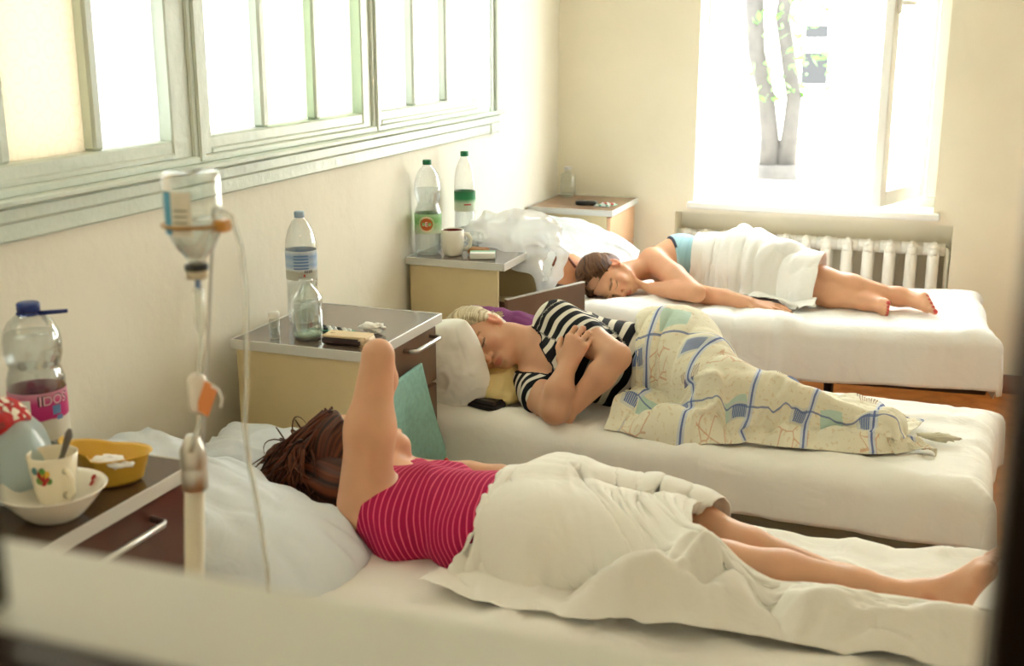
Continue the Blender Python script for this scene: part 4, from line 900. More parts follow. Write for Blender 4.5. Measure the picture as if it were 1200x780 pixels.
# ------------------------------------------------------------------ people
def skin_mat(name):
    m = bpy.data.materials.new(name); m.use_nodes = True; nt = m.node_tree; N = nt.nodes; L = nt.links; b = N['Principled BSDF']
    a = N.new('ShaderNodeAttribute'); a.attribute_name = 'Col'; L.new(a.outputs['Color'], b.inputs['Base Color'])
    b.inputs['Roughness'].default_value = .48; b.inputs['Specular IOR Level'].default_value = .35
    b.inputs['Subsurface Weight'].default_value = .12; b.inputs['Subsurface Radius'].default_value = (1, .35, .2); b.inputs['Subsurface Scale'].default_value = .006
    return m
M_skin = skin_mat('skin')
class Head:
    def __init__(s, c, up, face):
        s.c = np.array(c, float); s.u = nrm(up); f = np.array(face, float); s.f = nrm(f - s.u * (f @ s.u)); s.r = np.cross(s.f, s.u); s.R = np.stack([s.r, s.f, s.u])
    def w(s, x, y, z): return s.c + x * s.r + y * s.f + z * s.u
    def loc(s, P): return (P - s.c) @ s.R.T
    def add(s, F):
        w = s.w; R = s.R
        F.ell(w(0, -.012, .028), R, (.074, .094, .086), .02)
        F.ell(w(0, .028, -.045), R, (.057, .060, .074), .03)
        F.cap(w(0, .066, -.100), w(0, .070, -.096), .016, .016, .03)
        for sx in (-1, 1):
            F.cap(w(sx * .055, .0, -.055), w(sx * .022, .055, -.095), .016, .014, .03)
            F.ell(w(sx * .036, .060, -.034), R, (.023, .020, .022), .022)
        F.cap(w(-.034, .079, .016), w(.034, .079, .016), .009, .009, .018)
        for sx in (-1, 1):
            F.ell(w(sx * .031, .098, .0), R, (.017, .014, .012), .012, True)
            F.ell(w(sx * .031, .074, -.001), R, (.0155, .0145, .0125), .005)
        F.cap(w(0, .084, .010), w(0, .104, -.033), .0075, .0095, .010)
        F.ell(w(0, .107, -.036), R, (.0105, .0105, .009), .006)
        for sx in (-1, 1): F.ell(w(sx * .012, .095, -.040), R, (.0085, .009, .0075), .006)
        F.ell(w(0, .083, -.066), R, (.024, .013, .016), .012)
        F.ell(w(0, .094, -.0635), R, (.021, .0075, .0048), .004); F.ell(w(0, .0925, -.0745), R, (.018, .0085, .0062), .004)
        F.cap(w(-.02, .101, -.0690), w(.02, .101, -.0690), .0030, .0030, .003, True)
        F.cap(w(0, .089, -.086), w(0, .090, -.086), .004, .004, .008, True)
        for sx in (-1, 1):
            F.ell(w(sx * .077, -.010, -.010), R, (.0085, .020, .031), .008)
            F.ell(w(sx * .085, -.006, -.006), R, (.006, .011, .019), .006, True)
            F.ell(w(sx * .079, -.004, -.034), R, (.006, .008, .009), .006)
    def paint(s, V, C, lip, brow, lash=(40, 26, 20), flush=(214, 130, 104)):
        q = s.loc(V); x, y, z = np.abs(q[:, 0]), q[:, 1], q[:, 2]; near = (np.abs(q).max(1) < .13)
        def mix(m, c, k=1):
            m = np.clip(m, 0, 1)[:, None] * k * near[:, None]; C[:] = C * (1 - m) + np.array(lin(c)[:3]) * m
        mix(1 - np.sqrt(((x - .040) / .026) ** 2 + ((z + .036) / .024) ** 2) - (y < .03), flush, .4)
        mix(1 - np.sqrt((x / .014) ** 2 + ((z + .038) / .016) ** 2) - (y < .08), flush, .55)
        mix((x > .07) * (np.abs(y + .008) < .03) * (np.abs(z + .01) < .035) * .75, flush, .8)
        mix(2.2 - 2.2 * np.sqrt((x / .024) ** 2 + ((z + .069) / .0125) ** 2) - 5 * (y < .074), lip, .9)
        mix(1.6 - 1.6 * np.abs(z - (.0235 - .35 * np.maximum(x - .036, 0) - .10 * np.abs(x - .03))) / .0048 - 3 * ((x < .012) | (x > .053) | (y < .045)), brow, .85)
        zl = -.0065 + .9 * ((x - .031) / .03) ** 2 * .010
        mix(1.8 - 1.8 * np.abs(z - zl) / .0034 - 3 * ((x < .015) | (x > .048) | (y < .06)), lash, .92)
def hand(F, wr, d, n, size=1.0, curl=(.5, .6, .4), spread=.10, thumb=1, fk=.004, tcurl=.4, nails=None):
    """palm and five fingers; d towards the fingers, n the palm side, thumb = +1/-1 side"""
    d = nrm(d); n = nrm(np.array(n) - d * (np.array(n) @ d)); s_ = np.cross(d, n) * thumb; wr = np.array(wr, float); z = size
    kn = []
    for i, (o, L0) in enumerate([(.030, .088), (.010, .092), (-.010, .088), (-.029, .080)]):
        k = wr + d * L0 * z + s_ * o * z; kn.append(k)
        F.cap(wr + s_ * o * .55 * z + d * .012 * z, k, .0125 * z, .0105 * z, .012)
    F.cap(wr + s_ * .030 * z + d * .02 * z + n * .006, wr + s_ * .022 * z + d * .05 * z + n * .008, .013 * z, .012 * z, .012)
    for i, (k, Ls, r) in enumerate(zip(kn, [(.042, .025, .020), (.046, .029, .021), (.043, .027, .020), (.034, .020, .018)], [.0088, .009, .0087, .0076])):
        a = 0; p = k; side = (1.5 - i) * spread
        for j, L in enumerate(Ls):
            a += curl[j]; v = d * math.cos(a) + n * math.sin(a) + s_ * side * math.cos(a)
            q = p + nrm(v) * L * z; F.cap(p, q, r * z * (1 - .06 * j), r * z * (.94 - .08 * j), fk); p = q
        if nails is not None: nails.append((p - nrm(v) * .004 - n * math.cos(a) * r + d * math.sin(a) * r, .0075 * z))
    b = wr + s_ * .030 * z + d * .022 * z + n * .008
    v = nrm(d * .72 + s_ * .62 + n * .35); p = b
    for j, (L, r) in enumerate(((.038, .0118), (.030, .0100), (.024, .0088))):
        q = p + v * L * z; F.cap(p, q, r * z, r * z * .9, .008 if j == 0 else fk); p = q; v = nrm(v + n * tcurl * .6 - s_ * tcurl * .5)
def foot(F, ank, heel, ball, up, side, r=.032, toes=True, spots=None, sz=1.0):
    """side points to the big toe"""
    ank, heel, ball = [np.array(v, float) for v in (ank, heel, ball)]; up = nrm(up); side = nrm(side); d = nrm(ball - heel)
    F.cap(ank, heel, r, r * .92, .03); F.cap(heel, ball + side * .012, .026 * sz, .019 * sz, .03); F.cap(ank, ball, r * .85, .017 * sz, .03); F.cap(heel, ball - side * .03, .022 * sz, .015 * sz, .02)
    F.cap(ball + side * .020, ball - side * .034, .017 * sz, .013 * sz, .015)
    for i, (o, L, rr) in enumerate([(.026, .045, .0125), (.006, .042, .009), (-.010, .037, .0083), (-.024, .030, .008), (-.037, .022, .0075)] if toes else []):
        a = ball + side * o * sz - d * .004; m = a + d * L * .55 * sz + up * .004; t = a + d * L * sz - up * .002
        F.cap(a, m, rr * sz, rr * sz, .005); F.cap(m, t, rr * sz, rr * .95 * sz, .003)
        if spots is not None: spots.append((t + d * rr * .5 + up * rr * .6, rr * 1.0))
def base_colors(V, c, seed):
    k = 1 + .06 * fbm(V[:, 0] * 14, V[:, 1] * 14, V[:, 2] * 14, seed)[:, None]; return np.array(lin(c)[:3])[None] * k
def spots_paint(V, C, spots, col, k=.9):
    for p, r in spots:
        m = np.clip(2.0 - 2.0 * np.linalg.norm(V - p, axis=1) / (r * 1.25), 0, 1)[:, None] * k; C[:] = C * (1 - m) + np.array(lin(col)[:3]) * m
def region_cap(F, parts):
    """intersect field F with a union of fat capsules (no blending)"""
    X, Y, Z = F.grids(); R = None
    for a, b, ra, rb in parts:
        a, b = np.array(a, float), np.array(b, float); d = b - a; L2 = d @ d
        t = ((X - a[0]) * d[0] + (Y - a[1]) * d[1] + (Z - a[2]) * d[2]) / L2; tc = np.clip(t, 0, 1)
        q = np.sqrt((X - a[0] - tc * d[0]) ** 2 + (Y - a[1] - tc * d[1]) ** 2 + (Z - a[2] - tc * d[2]) ** 2) - (ra + (rb - ra) * tc)
        q = np.maximum(q, np.maximum(-t, t - 1) * math.sqrt(L2)); R = q if R is None else np.minimum(R, q)
    F.F = np.maximum(F.F, R).astype(np.float32)
def hair_mat(name, a, b, rough=.45):
    m = bpy.data.materials.new(name); m.use_nodes = True; nt = m.node_tree; N = nt.nodes; L = nt.links; p = N['Principled BSDF']; p.inputs['Roughness'].default_value = rough; p.inputs['Specular IOR Level'].default_value = .2
    at = N.new('ShaderNodeAttribute'); at.attribute_name = 'strand'
    n = N.new('ShaderNodeTexNoise'); n.noise_dimensions = '1D'; n.inputs['Scale'].default_value = 1; n.inputs['Detail'].default_value = 3; L.new(at.outputs['Fac'], n.inputs['W'])
    r = N.new('ShaderNodeMapRange'); r.inputs[1].default_value = .35; r.inputs[2].default_value = .65; L.new(n.outputs[0], r.inputs[0])
    mx = N.new('ShaderNodeMix'); mx.data_type = 'RGBA'; mx.inputs[6].default_value = lin(a); mx.inputs[7].default_value = lin(b); L.new(r.outputs[0], mx.inputs[0]); L.new(mx.outputs[2], p.inputs['Base Color'])
    return m
def locks(paths, seg=5):
    """tapered strands merged in one mesh: paths = [(points, r0, r1)]"""
    mb = MB(); st = []
    for i, (pts, r0, r1) in enumerate(paths):
        n0 = len(mb.v); n = len(pts); mb.tube(pts, [r0 * (.5 if j == 0 else 1) + (r1 - r0) * (j / (n - 1)) ** 1.5 for j in range(n)], seg, True, 1.0); st += [i * 3.7 + .2 * (k % seg) for k in range(len(mb.v) - n0)]
    return mb, st
def bez(p, n=9):
    p = [np.array(x, float) for x in p]; out = []
    for t in np.linspace(0, 1, n):
        q = list(p)
        while len(q) > 1: q = [q[i] * (1 - t) + q[i + 1] * t for i in range(len(q) - 1)]
        out.append(q[0])
    return out
def hair_cap(h, F, th=.012, cutp=(.078, .088), cutq=(-.022, -.030), low=-.075):
    """scalp hair: skull shell cut along a hairline plane, in head h's frame; F limits are preset"""
    F.ell(h.w(0, -.014, .030), h.R, (.074 + th, .094 + th, .086 + th), .001); F.ell(h.w(0, -.05, -.03), h.R, (.058 + th * .6, .052 + th, .055), .02)
    X, Y, Z = F.grids(); dx, dy, dz = X - h.c[0], Y - h.c[1], Z - h.c[2]
    lx = dx * h.r[0] + dy * h.r[1] + dz * h.r[2]; ly = dx * h.f[0] + dy * h.f[1] + dz * h.f[2]; lz = dx * h.u[0] + dy * h.u[1] + dz * h.u[2]
    d = nrm((cutp[0] - cutq[0], cutp[1] - cutq[1])); nx, nz = d[1], -d[0]
    pl = (ly - cutq[0]) * nx + (lz - cutq[1]) * nz + .10 * np.maximum(.06 - np.abs(lx), 0) * 0
    az = np.arctan2(lx, lz + .0); g = .0012 * np.sin(az * 34 + 3 * vnoise(az * 4, ly * 18, 0, 5)) + .002 * vnoise(az * 9, ly * 25, 0, 6)
    F.F = np.maximum(np.maximum(F.F + g, pl), low - lz).astype(np.float32)
def cap_strand(h, V):
    q = h.loc(V); return np.arctan2(q[:, 0], q[:, 2] + .02) * 9 + .6 * vnoise(q[:, 1] * 20, q[:, 0] * 20, 0, 4)
# ======== woman 2 (middle bed), lying on her right side
O2 = np.array([-.018, .06, -.018]); P2 = lambda *p: np.array(p, float) + O2
p2 = thing('person', 'blonde woman in black and white striped top asleep on the middle bed', 'person', (1.0, 3.4, .52))
F = Field((.36, 2.98, .48), (2.0, 3.72, .95), .0042)
h2 = Head((.532, 3.346, .700), (-.883, -.322, .342), (.247, -.938, -.244)); h2.add(F)
def torso2(F):
    F.cap(P2(.83, 3.37, .70), P2(.80, 3.31, .64), .105, .10, .03); F.cap(P2(.97, 3.40, .67), P2(.97, 3.36, .62), .092, .092, .06); F.cap(P2(.80, 3.34, .67), P2(1.10, 3.40, .655), .10, .10, .05)
    F.cap(P2(.84, 3.265, .70), P2(.83, 3.25, .64), .062, .06, .04)
    F.cap(P2(.775, 3.345, .765), P2(.735, 3.29, .60), .06, .055, .04)
def armL2(F): F.cap(P2(.785, 3.345, .775), P2(.90, 3.27, .752), .060, .052, .03)
def armR2(F): F.cap(P2(.735, 3.26, .598), P2(.78, 3.19, .59), .054, .054, .03)
torso2(F); armL2(F); armR2(F)
F.cap(P2(.745, 3.335, .69), (.625, 3.375, .700), .056, .052, .03)
F.cap(P2(1.13, 3.43, .70), P2(1.13, 3.40, .62), .108, .11, .05)
eL, wL = P2(1.015, 3.195, .728), P2(.905, 3.135, .585)
F.chain([P2(.785, 3.345, .775), P2(.90, 3.27, .755), eL], [.058, .052, .041], .015); F.chain([eL, P2(.975, 3.17, .675), wL], [.041, .044, .028], .012)
eR, wR = P2(.862, 3.085, .582), P2(.874, 3.150, .690)
F.chain([P2(.735, 3.26, .598), P2(.79, 3.18, .59), eR], [.055, .053, .043], .015); F.chain([eR, P2(.866, 3.108, .635), wR], [.042, .043, .028], .012)
n2 = []
hand(F, wR, (.26, .30, .85), (.05, .9, -.3), 1.02, (.75, .75, .35), .04, 1, .003, .5)
hand(F, wL, (-.75, -.05, -.35), (.2, .6, -.5), 1.0, (.3, .4, .3), .06, 1)
F.chain([P2(1.13, 3.42, .70), P2(1.33, 3.21, .655)], [.098, .064], .03); F.chain([P2(1.33, 3.21, .655), P2(1.46, 3.23, .62), P2(1.66, 3.27, .575)], [.064, .058, .036], .02)
F.chain([P2(1.13, 3.40, .61), P2(1.37, 3.23, .585)], [.098, .062], .03); F.chain([P2(1.37, 3.23, .585), P2(1.52, 3.25, .575), P2(1.68, 3.34, .565)], [.062, .054, .036], .02)
foot(F, P2(1.66, 3.27, .575), P2(1.70, 3.29, .565), P2(1.75, 3.23, .56), (-.3, -.2, .9), (.3, .2, .8)); foot(F, P2(1.68, 3.34, .565), P2(1.72, 3.36, .56), P2(1.76, 3.30, .56), (-.3, -.2, .9), (.3, .2, .8))
F2 = F; samp2 = F.sampler(2); V, Q = F.mesh(); C = base_colors(V, (212, 162, 130), 3)
h2.paint(V, C, (196, 122, 106), (128, 92, 62)); 
link_mesh('body', V, Q, M_skin, p2, colors=C)
# striped top
F = Field((.58, 3.0, .50), (1.16, 3.68, .92), .0046); torso2(F); armL2(F); armR2(F)
X, Y, Z = F.grids(); F.F += (-.008 - .004 * ridge(X * 9 + Y * 4, Z * 9 - Y * 5, 7)).astype(np.float32)
region_cap(F, [(P2(.70, 3.34, .69), P2(1.14, 3.42, .66), .24, .24), (P2(.775, 3.35, .775), P2(.862, 3.293, .759), .10, .085), (P2(.735, 3.28, .60), P2(.772, 3.205, .59), .078, .085)])
fn = Field((.58, 3.0, .50), (1.16, 3.68, .92), .0046); fn.cap(P2(.60, 3.30, .72), P2(.735, 3.29, .70), .058, .062, .0).cap(P2(.70, 3.24, .70), P2(.80, 3.20, .67), .062, .020, .0)
F.F = np.maximum(F.F, -fn.F).astype(np.float32)
V, Q = F.mesh()
ax = nrm(P2(.90, 3.27, .752) - P2(.785, 3.345, .775)); sv = (V - P2(.785, 3.345, .775)) @ ax
perp = np.linalg.norm((V - P2(.785, 3.345, .775)) - np.outer(sv, ax), axis=1)
slv = (perp < .085) & (sv > .000) & (V[:, 2] > .72)
axR = nrm(P2(.78, 3.19, .59) - P2(.735, 3.26, .598)); svR = (V - P2(.735, 3.26, .598)) @ axR; slR = (V[:, 2] < .655) & (V[:, 1] < P2(0, 3.285, 0)[1]) & (V[:, 0] < .82)
tor = (V[:, 0] * .80 - V[:, 2] * .42 + V[:, 1] * .1) + .012 * vnoise(V[:, 0] * 16, V[:, 1] * 16, V[:, 2] * 16, 2)
bandv = np.where(slv, (sv - .092) / .0385 + .02, np.where(slR, (svR - .050) / .034, tor / .040))
fnv = fn.sampler(1)(V)[0]; trim = np.clip(1 - fnv / .010, 0, 1); 
def stripe_mat(name, c0, c1, width, trimc):
    m = bpy.data.materials.new(name); m.use_nodes = True; nt = m.node_tree; N = nt.nodes; L = nt.links; b = N['Principled BSDF']; b.inputs['Roughness'].default_value = .8; b.inputs['Specular IOR Level'].default_value = .2
    a = N.new('ShaderNodeAttribute'); a.attribute_name = 'band'; fr = N.new('ShaderNodeMath'); fr.operation = 'FRACT'; L.new(a.outputs['Fac'], fr.inputs[0])
    r = N.new('ShaderNodeValToRGB'); r.color_ramp.interpolation = 'LINEAR'; e = r.color_ramp.elements
    e[0].position = 0; e[0].color = lin(c0); e[1].position = 1; e[1].color = lin(c0)
    for p, c in ((width[0], c0), (width[0] + .04, c1), (width[1] - .04, c1), (width[1], c0)): q = e.new(p); q.color = lin(c)
    L.new(fr.outputs[0], r.inputs[0]); t = N.new('ShaderNodeAttribute'); t.attribute_name = 'trim'
    mx = N.new('ShaderNodeMix'); mx.data_type = 'RGBA'; mx.inputs[7].default_value = lin(trimc); st = N.new('ShaderNodeMath'); st.operation = 'GREATER_THAN'; st.inputs[1].default_value = .3; L.new(t.outputs['Fac'], st.inputs[0])
    L.new(st.outputs[0], mx.inputs[0]); L.new(r.outputs[0], mx.inputs[6]); L.new(mx.outputs[2], b.inputs['Base Color'])
    n = N.new('ShaderNodeTexNoise'); n.inputs['Scale'].default_value = 400; tc = N.new('ShaderNodeTexCoord'); L.new(tc.outputs['Object'], n.inputs[0]); bp = N.new('ShaderNodeBump'); bp.inputs['Strength'].default_value = .15; bp.inputs['Distance'].default_value = .01; L.new(n.outputs[0], bp.inputs['Height']); L.new(bp.outputs[0], b.inputs['Normal'])
    return m
sh = link_mesh('striped_top', V, Q, stripe_mat('black_white_stripes', (24, 24, 30), (220, 214, 200), (.02, .48), (22, 22, 28)), p2, floats={'band': bandv, 'trim': trim})
sh['label'] = 'black and white striped short-sleeved top'
# blonde hair drawn back
F = Field((.34, 3.16, .56), (.78, 3.58, .92), .0045); hair_cap(h2, F, .009); V, Q = F.mesh(); V = smooth_mesh(V, Q, 1, .4)
M_blond = hair_mat('blonde_hair', (216, 202, 168), (150, 130, 98))
hr = link_mesh('hair', V, Q, M_blond, p2, floats={'strand': cap_strand(h2, V)})
paths = []
for i in range(130):
    a = random.uniform(-1.5, 1.5); s0 = h2.w(.082 * math.sin(a), .035 + .02 * random.random(), .03 + .078 * math.cos(a)); m1 = h2.w(.090 * math.sin(a), -.04, .035 + .088 * math.cos(a)); m2 = h2.w(.05 * math.sin(a), -.10, .05 * math.cos(a) + .02)
    e = h2.w(random.uniform(-.02, .02), -.115 + random.uniform(-.01, .01), .0 + random.uniform(-.02, .02)); paths.append((bez([s0, m1, m2, e]), .0022, .0014))
for i in range(26):
    e = h2.w(random.uniform(-.05, .03), -.14 + random.uniform(-.02, .02), -.02 + random.uniform(-.03, .03)); paths.append((bez([h2.w(0, -.105, .02), h2.w(random.uniform(-.02, .02), -.14, .02), e]), .006, .002))
mb, st = locks(paths); o = link_mesh('hair_strands', np.array(mb.v), mb.f, M_blond, p2, floats={'strand': st})
# ======== woman 3 (farthest bed), half prone towards the camera
p3 = thing('person', 'brown-haired woman in pale blue tank top asleep on the farthest bed', 'person', (1.1, 4.9, .555))
F = Field((.36, 4.5, .52), (1.97, 5.24, .86), .0046)
h3 = Head((.555, 4.705, .632), (-.74, -.672, .03), (.50, -.66, -.56)); h3.add(F)
def torso3(F):
    F.cap((.80, 5.03, .665), (.77, 4.95, .655), .098, .092, .04); F.cap((.80, 5.0, .665), (1.08, 5.0, .665), .092, .095, .05); F.cap((.71, 4.885, .675), (.75, 4.99, .66), .052, .07, .04)
torso3(F)
F.cap((.72, 4.90, .655), (.60, 4.775, .635), .05, .047, .03); F.cap((1.10, 5.03, .67), (1.1, 4.95, .655), .105, .10, .05)
e3, v3 = (.945, 4.655, .605), (.745, 4.73, .592)
F.chain([(.705, 4.88, .685), (.83, 4.765, .645), e3], [.054, .048, .037], .015); F.chain([e3, (.86, 4.685, .605), v3], [.038, .040, .027], .01)
hand(F, v3, (-.75, .45, .05), (-.1, .25, .9), .92, (.35, .7, .6), .05, -1)
F.chain([(.75, 4.93, .60), (.93, 4.73, .585), (1.05, 4.70, .583), (1.165, 4.665, .578)], [.045, .040, .036, .025], .012); hand(F, (1.165, 4.665, .578), (.95, -.12, -.05), (0, .2, -1), .92, (.1, .15, .1), .08, -1)
F.chain([(1.12, 4.97, .68), (1.42, 4.885, .640)], [.098, .060], .03); F.chain([(1.42, 4.885, .640), (1.53, 4.87, .625), (1.715, 4.85, .605)], [.058, .056, .033], .02)
F.chain([(1.12, 5.03, .63), (1.36, 4.85, .610)], [.095, .058], .03); F.chain([(1.36, 4.85, .610), (1.46, 4.83, .597), (1.60, 4.815, .585)], [.055, .048, .030], .015)
t3 = []
foot(F, (1.715, 4.85, .612), (1.735, 4.885, .600), (1.822, 4.785, .603), (.1, -.55, .75), (.25, -.5, -.6), .031, True, t3); foot(F, (1.60, 4.815, .588), (1.615, 4.845, .582), (1.668, 4.755, .586), (.2, -.55, .7), (-.1, -.25, .8), .028, True, t3, .9)
F3 = F; samp3 = F.sampler(2); V, Q = F.mesh(); C = base_colors(V, (222, 168, 132), 5)
h3.paint(V, C, (198, 116, 104), (92, 64, 44)); spots_paint(V, C, t3, (196, 36, 52))
link_mesh('body', V, Q, M_skin, p3, colors=C)
F = Field((.62, 4.75, .52), (1.2, 5.22, .84), .0052); torso3(F); F.F -= .007
X, Y, Z = F.grids(); F.F += (-.002 * ridge(X * 12, Y * 8 + Z * 8, 5)).astype(np.float32)
cut = (.775 + .10 * np.clip((Z - .66) / .1, -1, 1) * 0 - .16 * np.clip(Y - 4.97, -.12, .1) * -1.0) - X + 0 * Z
F.F = np.maximum(np.maximum(F.F, (.735 + .55 * np.maximum(5.02 - Y, 0) + 0 * Z) - X), X - 1.12).astype(np.float32)
fs = Field((.62, 4.75, .52), (1.2, 5.22, .84), .0052); fs.F[:] = .06
for y_ in (4.935, 5.045): fs.chain([(.70, y_, .748 - .25 * abs(y_ - 5.0)), (.74, y_ + .0, .752), (.80, y_ + .0, .755)], [.014, .013, .013], .002)
V, Q = F.mesh(); tv = np.clip(1 - (V[:, 0] - (.735 + .55 * np.maximum(5.02 - V[:, 1], 0))) / .014, 0, 1) * (V[:, 2] > .66) * (V[:, 1] > 4.9)
link_mesh('tank_top', V, Q, stripe_mat('pale_blue_cotton', (168, 208, 216), (160, 202, 212), (.3, .6), (70, 70, 84)), p3, floats={'band': V[:, 0] * 30, 'trim': tv})
F = Field((.34, 4.6, .54), (.76, 5.0, .86), .0048); hair_cap(h3, F, .012, (.072, .088), (-.03, -.04)); X, Y, Z = F.grids(); F.F = np.maximum(F.F, .556 - Z).astype(np.float32); V, Q = F.mesh(); V = smooth_mesh(V, Q, 1, .4)
M_brownh = hair_mat('brown_hair', (122, 84, 56), (64, 42, 28), .55); link_mesh('hair', V, Q, M_brownh, p3, floats={'strand': cap_strand(h3, V)})
paths = []
for i in range(90):
    a = random.uniform(-1.5, 1.6); s0 = h3.w(.084 * math.sin(a), .045, .03 + .080 * math.cos(a)); m1 = h3.w(.095 * math.sin(a), -.04, .04 + .096 * math.cos(a)); e = h3.w(.045 * math.sin(a), -.080 + random.uniform(-.02, .02), .04 + random.uniform(-.03, .02)); e[2] = max(e[2], .562); paths.append((bez([s0, m1, e]), .0042, .002))
for i in range(50):
    e = h3.w(random.uniform(-.02, .06), random.uniform(-.05, .06), .16 + random.uniform(-.02, .03)); e[2] = .560 + random.random() * .02; paths.append((bez([h3.w(random.uniform(-.04, .05), random.uniform(-.02, .05), .115), h3.w(0, .02, .145), e]), .006, .002))
mb, st = locks(paths); link_mesh('hair_strands', np.array(mb.v), mb.f, M_brownh, p3, floats={'strand': st})
# ======== woman 1 (nearest bed), on her back with one arm raised
p1 = thing('person', 'dark-haired woman in magenta striped top with raised arm on the nearest bed', 'person', (1.1, 2.3, .52))
F = Field((.42, 2.0, .48), (2.1, 2.66, 1.02), .0044)
h1 = Head((.578, 2.400, .660), (-.93, .05, .22), (.30, .78, .45)); h1.add(F)
def torso1(F):
    F.cap((.79, 2.23, .572), (.79, 2.40, .565), .084, .078, .04); F.cap((.95, 2.22, .575), (.95, 2.39, .572), .080, .078, .05); F.cap((.79, 2.31, .58), (1.10, 2.31, .585), .086, .086, .05); F.cap((.715, 2.215, .610), (.715, 2.455, .580), .05, .05, .04)
    for y_ in (2.26, 2.40): F.ell((.83, y_, .615), I3, (.055, .052, .032), .03)
torso1(F)
F.cap((.72, 2.36, .605), (.625, 2.385, .640), .05, .047, .03); F.cap((1.11, 2.22, .588), (1.11, 2.38, .585), .086, .084, .05)
e1 = (.715, 2.275, .945); w1_ = (.645, 2.405, .765)
F.chain([(.700, 2.218, .615), (.705, 2.245, .78), e1], [.062, .052, .035], .035); F.chain([e1, (.69, 2.33, .87), w1_], [.034, .040, .027], .01)
hand(F, w1_, (-.5, .3, -.55), (.1, .1, -.9), .98, (.2, .3, .2), .06, 1)
F.chain([(.715, 2.46, .585), (.82, 2.53, .570), (.90, 2.545, .575)], [.048, .045, .037], .015); F.chain([(.90, 2.545, .575), (1.0, 2.52, .575), (1.09, 2.50, .575)], [.037, .036, .025], .01); hand(F, (1.09, 2.50, .575), (.9, -.2, -.1), (0, 0, -1), .95, (.1, .1, .1), .06, 1)
F.chain([(1.12, 2.22, .590), (1.50, 2.262, .568)], [.086, .056], .03); F.chain([(1.50, 2.262, .568), (1.62, 2.258, .567), (1.76, 2.262, .562), (1.888, 2.268, .560)], [.054, .056, .044, .030], .02)
F.chain([(1.12, 2.38, .595), (1.42, 2.42, .575)], [.090, .056], .03); F.chain([(1.42, 2.42, .575), (1.53, 2.37, .565), (1.74, 2.325, .545)], [.053, .050, .033], .02)
foot(F, (1.888, 2.268, .560), (1.935, 2.258, .550), (1.995, 2.30, .630), (-.8, .2, .4), (.1, .9, -.2), .034); foot(F, (1.74, 2.325, .545), (1.78, 2.32, .545), (1.87, 2.29, .535), (0, .2, .9), (.3, .8, 0), .030)
F1 = F; samp1 = F.sampler(2); V, Q = F.mesh(); C = base_colors(V, (216, 166, 132), 7); h1.paint(V, C, (178, 92, 84), (60, 40, 30)); spots_paint(V, C, [(np.array((1.945, 2.238, .54)), .032), (np.array((1.90, 2.240, .57)), .020)], (206, 116, 88), .6)
link_mesh('body', V, Q, M_skin, p1, colors=C)
F = Field((.62, 2.05, .49), (1.2, 2.62, .76), .0048); torso1(F); F.F -= .008
X, Y, Z = F.grids(); F.F += (-.0035 * ridge(X * 11 + Y * 5, Z * 9 - Y * 6, 9)).astype(np.float32)
lim = .695 + .02 * np.clip((Y - 2.2) / .2, 0, 1) - .10 * np.clip(.60 - Z, 0, .1) * 1.0
F.F = np.maximum(np.maximum(F.F, lim - X), X - 1.16).astype(np.float32); V, Q = F.mesh()
lv = .695 + .02 * np.clip((V[:, 1] - 2.2) / .2, 0, 1) - .10 * np.clip(.60 - V[:, 2], 0, .1)
link_mesh('magenta_top', V, Q, stripe_mat('magenta_stripes', (172, 24, 78), (232, 98, 132), (.55, .80), (190, 34, 100)), p1, floats={'band': (V[:, 0] + .25 * (V[:, 2] - .6) + .006 * vnoise(V[:, 0] * 15, V[:, 1] * 15, V[:, 2] * 15, 4)) / .0135, 'trim': np.clip(1 - (V[:, 0] - lv) / .016, 0, 1)})
br = MB(); cbr = np.array((.775, 2.500, .578)); axb = nrm((.83, .55, -.12)); ub = nrm(np.cross(axb, (0, 0, 1))); wb = np.cross(axb, ub)
br.tube([cbr - .03 * axb * 0 + .0490 * (ub * math.cos(a) + wb * math.sin(a)) for a in np.linspace(0, 2 * math.pi, 25)], .0028, 6); br.build('bracelet', mat('red_thread', (186, 52, 40), .7), p1, True)
F = Field((.40, 2.2, .53), (.76, 2.6, .88), .0050); hair_cap(h1, F, .014, (.070, .092), (-.02, -.03)); V, Q = F.mesh(); V = smooth_mesh(V, Q, 1, .4)
M_darkh = hair_mat('dark_auburn_hair', (100, 54, 32), (38, 20, 14), .5); link_mesh('hair', V, Q, M_darkh, p1, floats={'strand': cap_strand(h1, V)})
F = Field((.30, 2.08, .50), (.76, 2.56, .82), .0055); F.ell((.50, 2.33, .625), I3, (.115, .085, .055), .02).ell((.60, 2.29, .615), I3, (.08, .065, .06), .04).ell((.42, 2.38, .625), I3, (.07, .055, .035), .04); X, Y, Z = F.grids()
F.F += (.006 * np.sin((Y * 140 + Z * 90) + 4 * vnoise(X * 8, Y * 12, Z * 12, 3)) * .5 + .012 * vnoise(X * 9, Y * 24, Z * 24, 6)).astype(np.float32); F.F = np.maximum(F.F, .525 - Z).astype(np.float32); V, Q = F.mesh(); V = smooth_mesh(V, Q, 1)
link_mesh('hair', V, Q, M_darkh, p1, floats={'strand': (V[:, 1] * 40 + V[:, 2] * 50 + 2 * vnoise(V[:, 0] * 8, V[:, 1] * 8, V[:, 2] * 8, 5))})
paths = []
for i in range(330):
    a = random.uniform(-1.4, 1.2); s0 = h1.w(.07 * math.sin(a) + .01, random.uniform(-.07, .05), .04 + .080 * math.cos(a)); m1 = np.array((random.uniform(.44, .54), random.uniform(2.24, 2.43), random.uniform(.675, .715))); e = np.array((random.uniform(.37, .58), random.uniform(2.20, 2.45), random.uniform(.565, .65))); paths.append((bez([s0, m1, (m1 + e) / 2 + RNG.standard_normal(3) * .02, e]), .005, .0014))
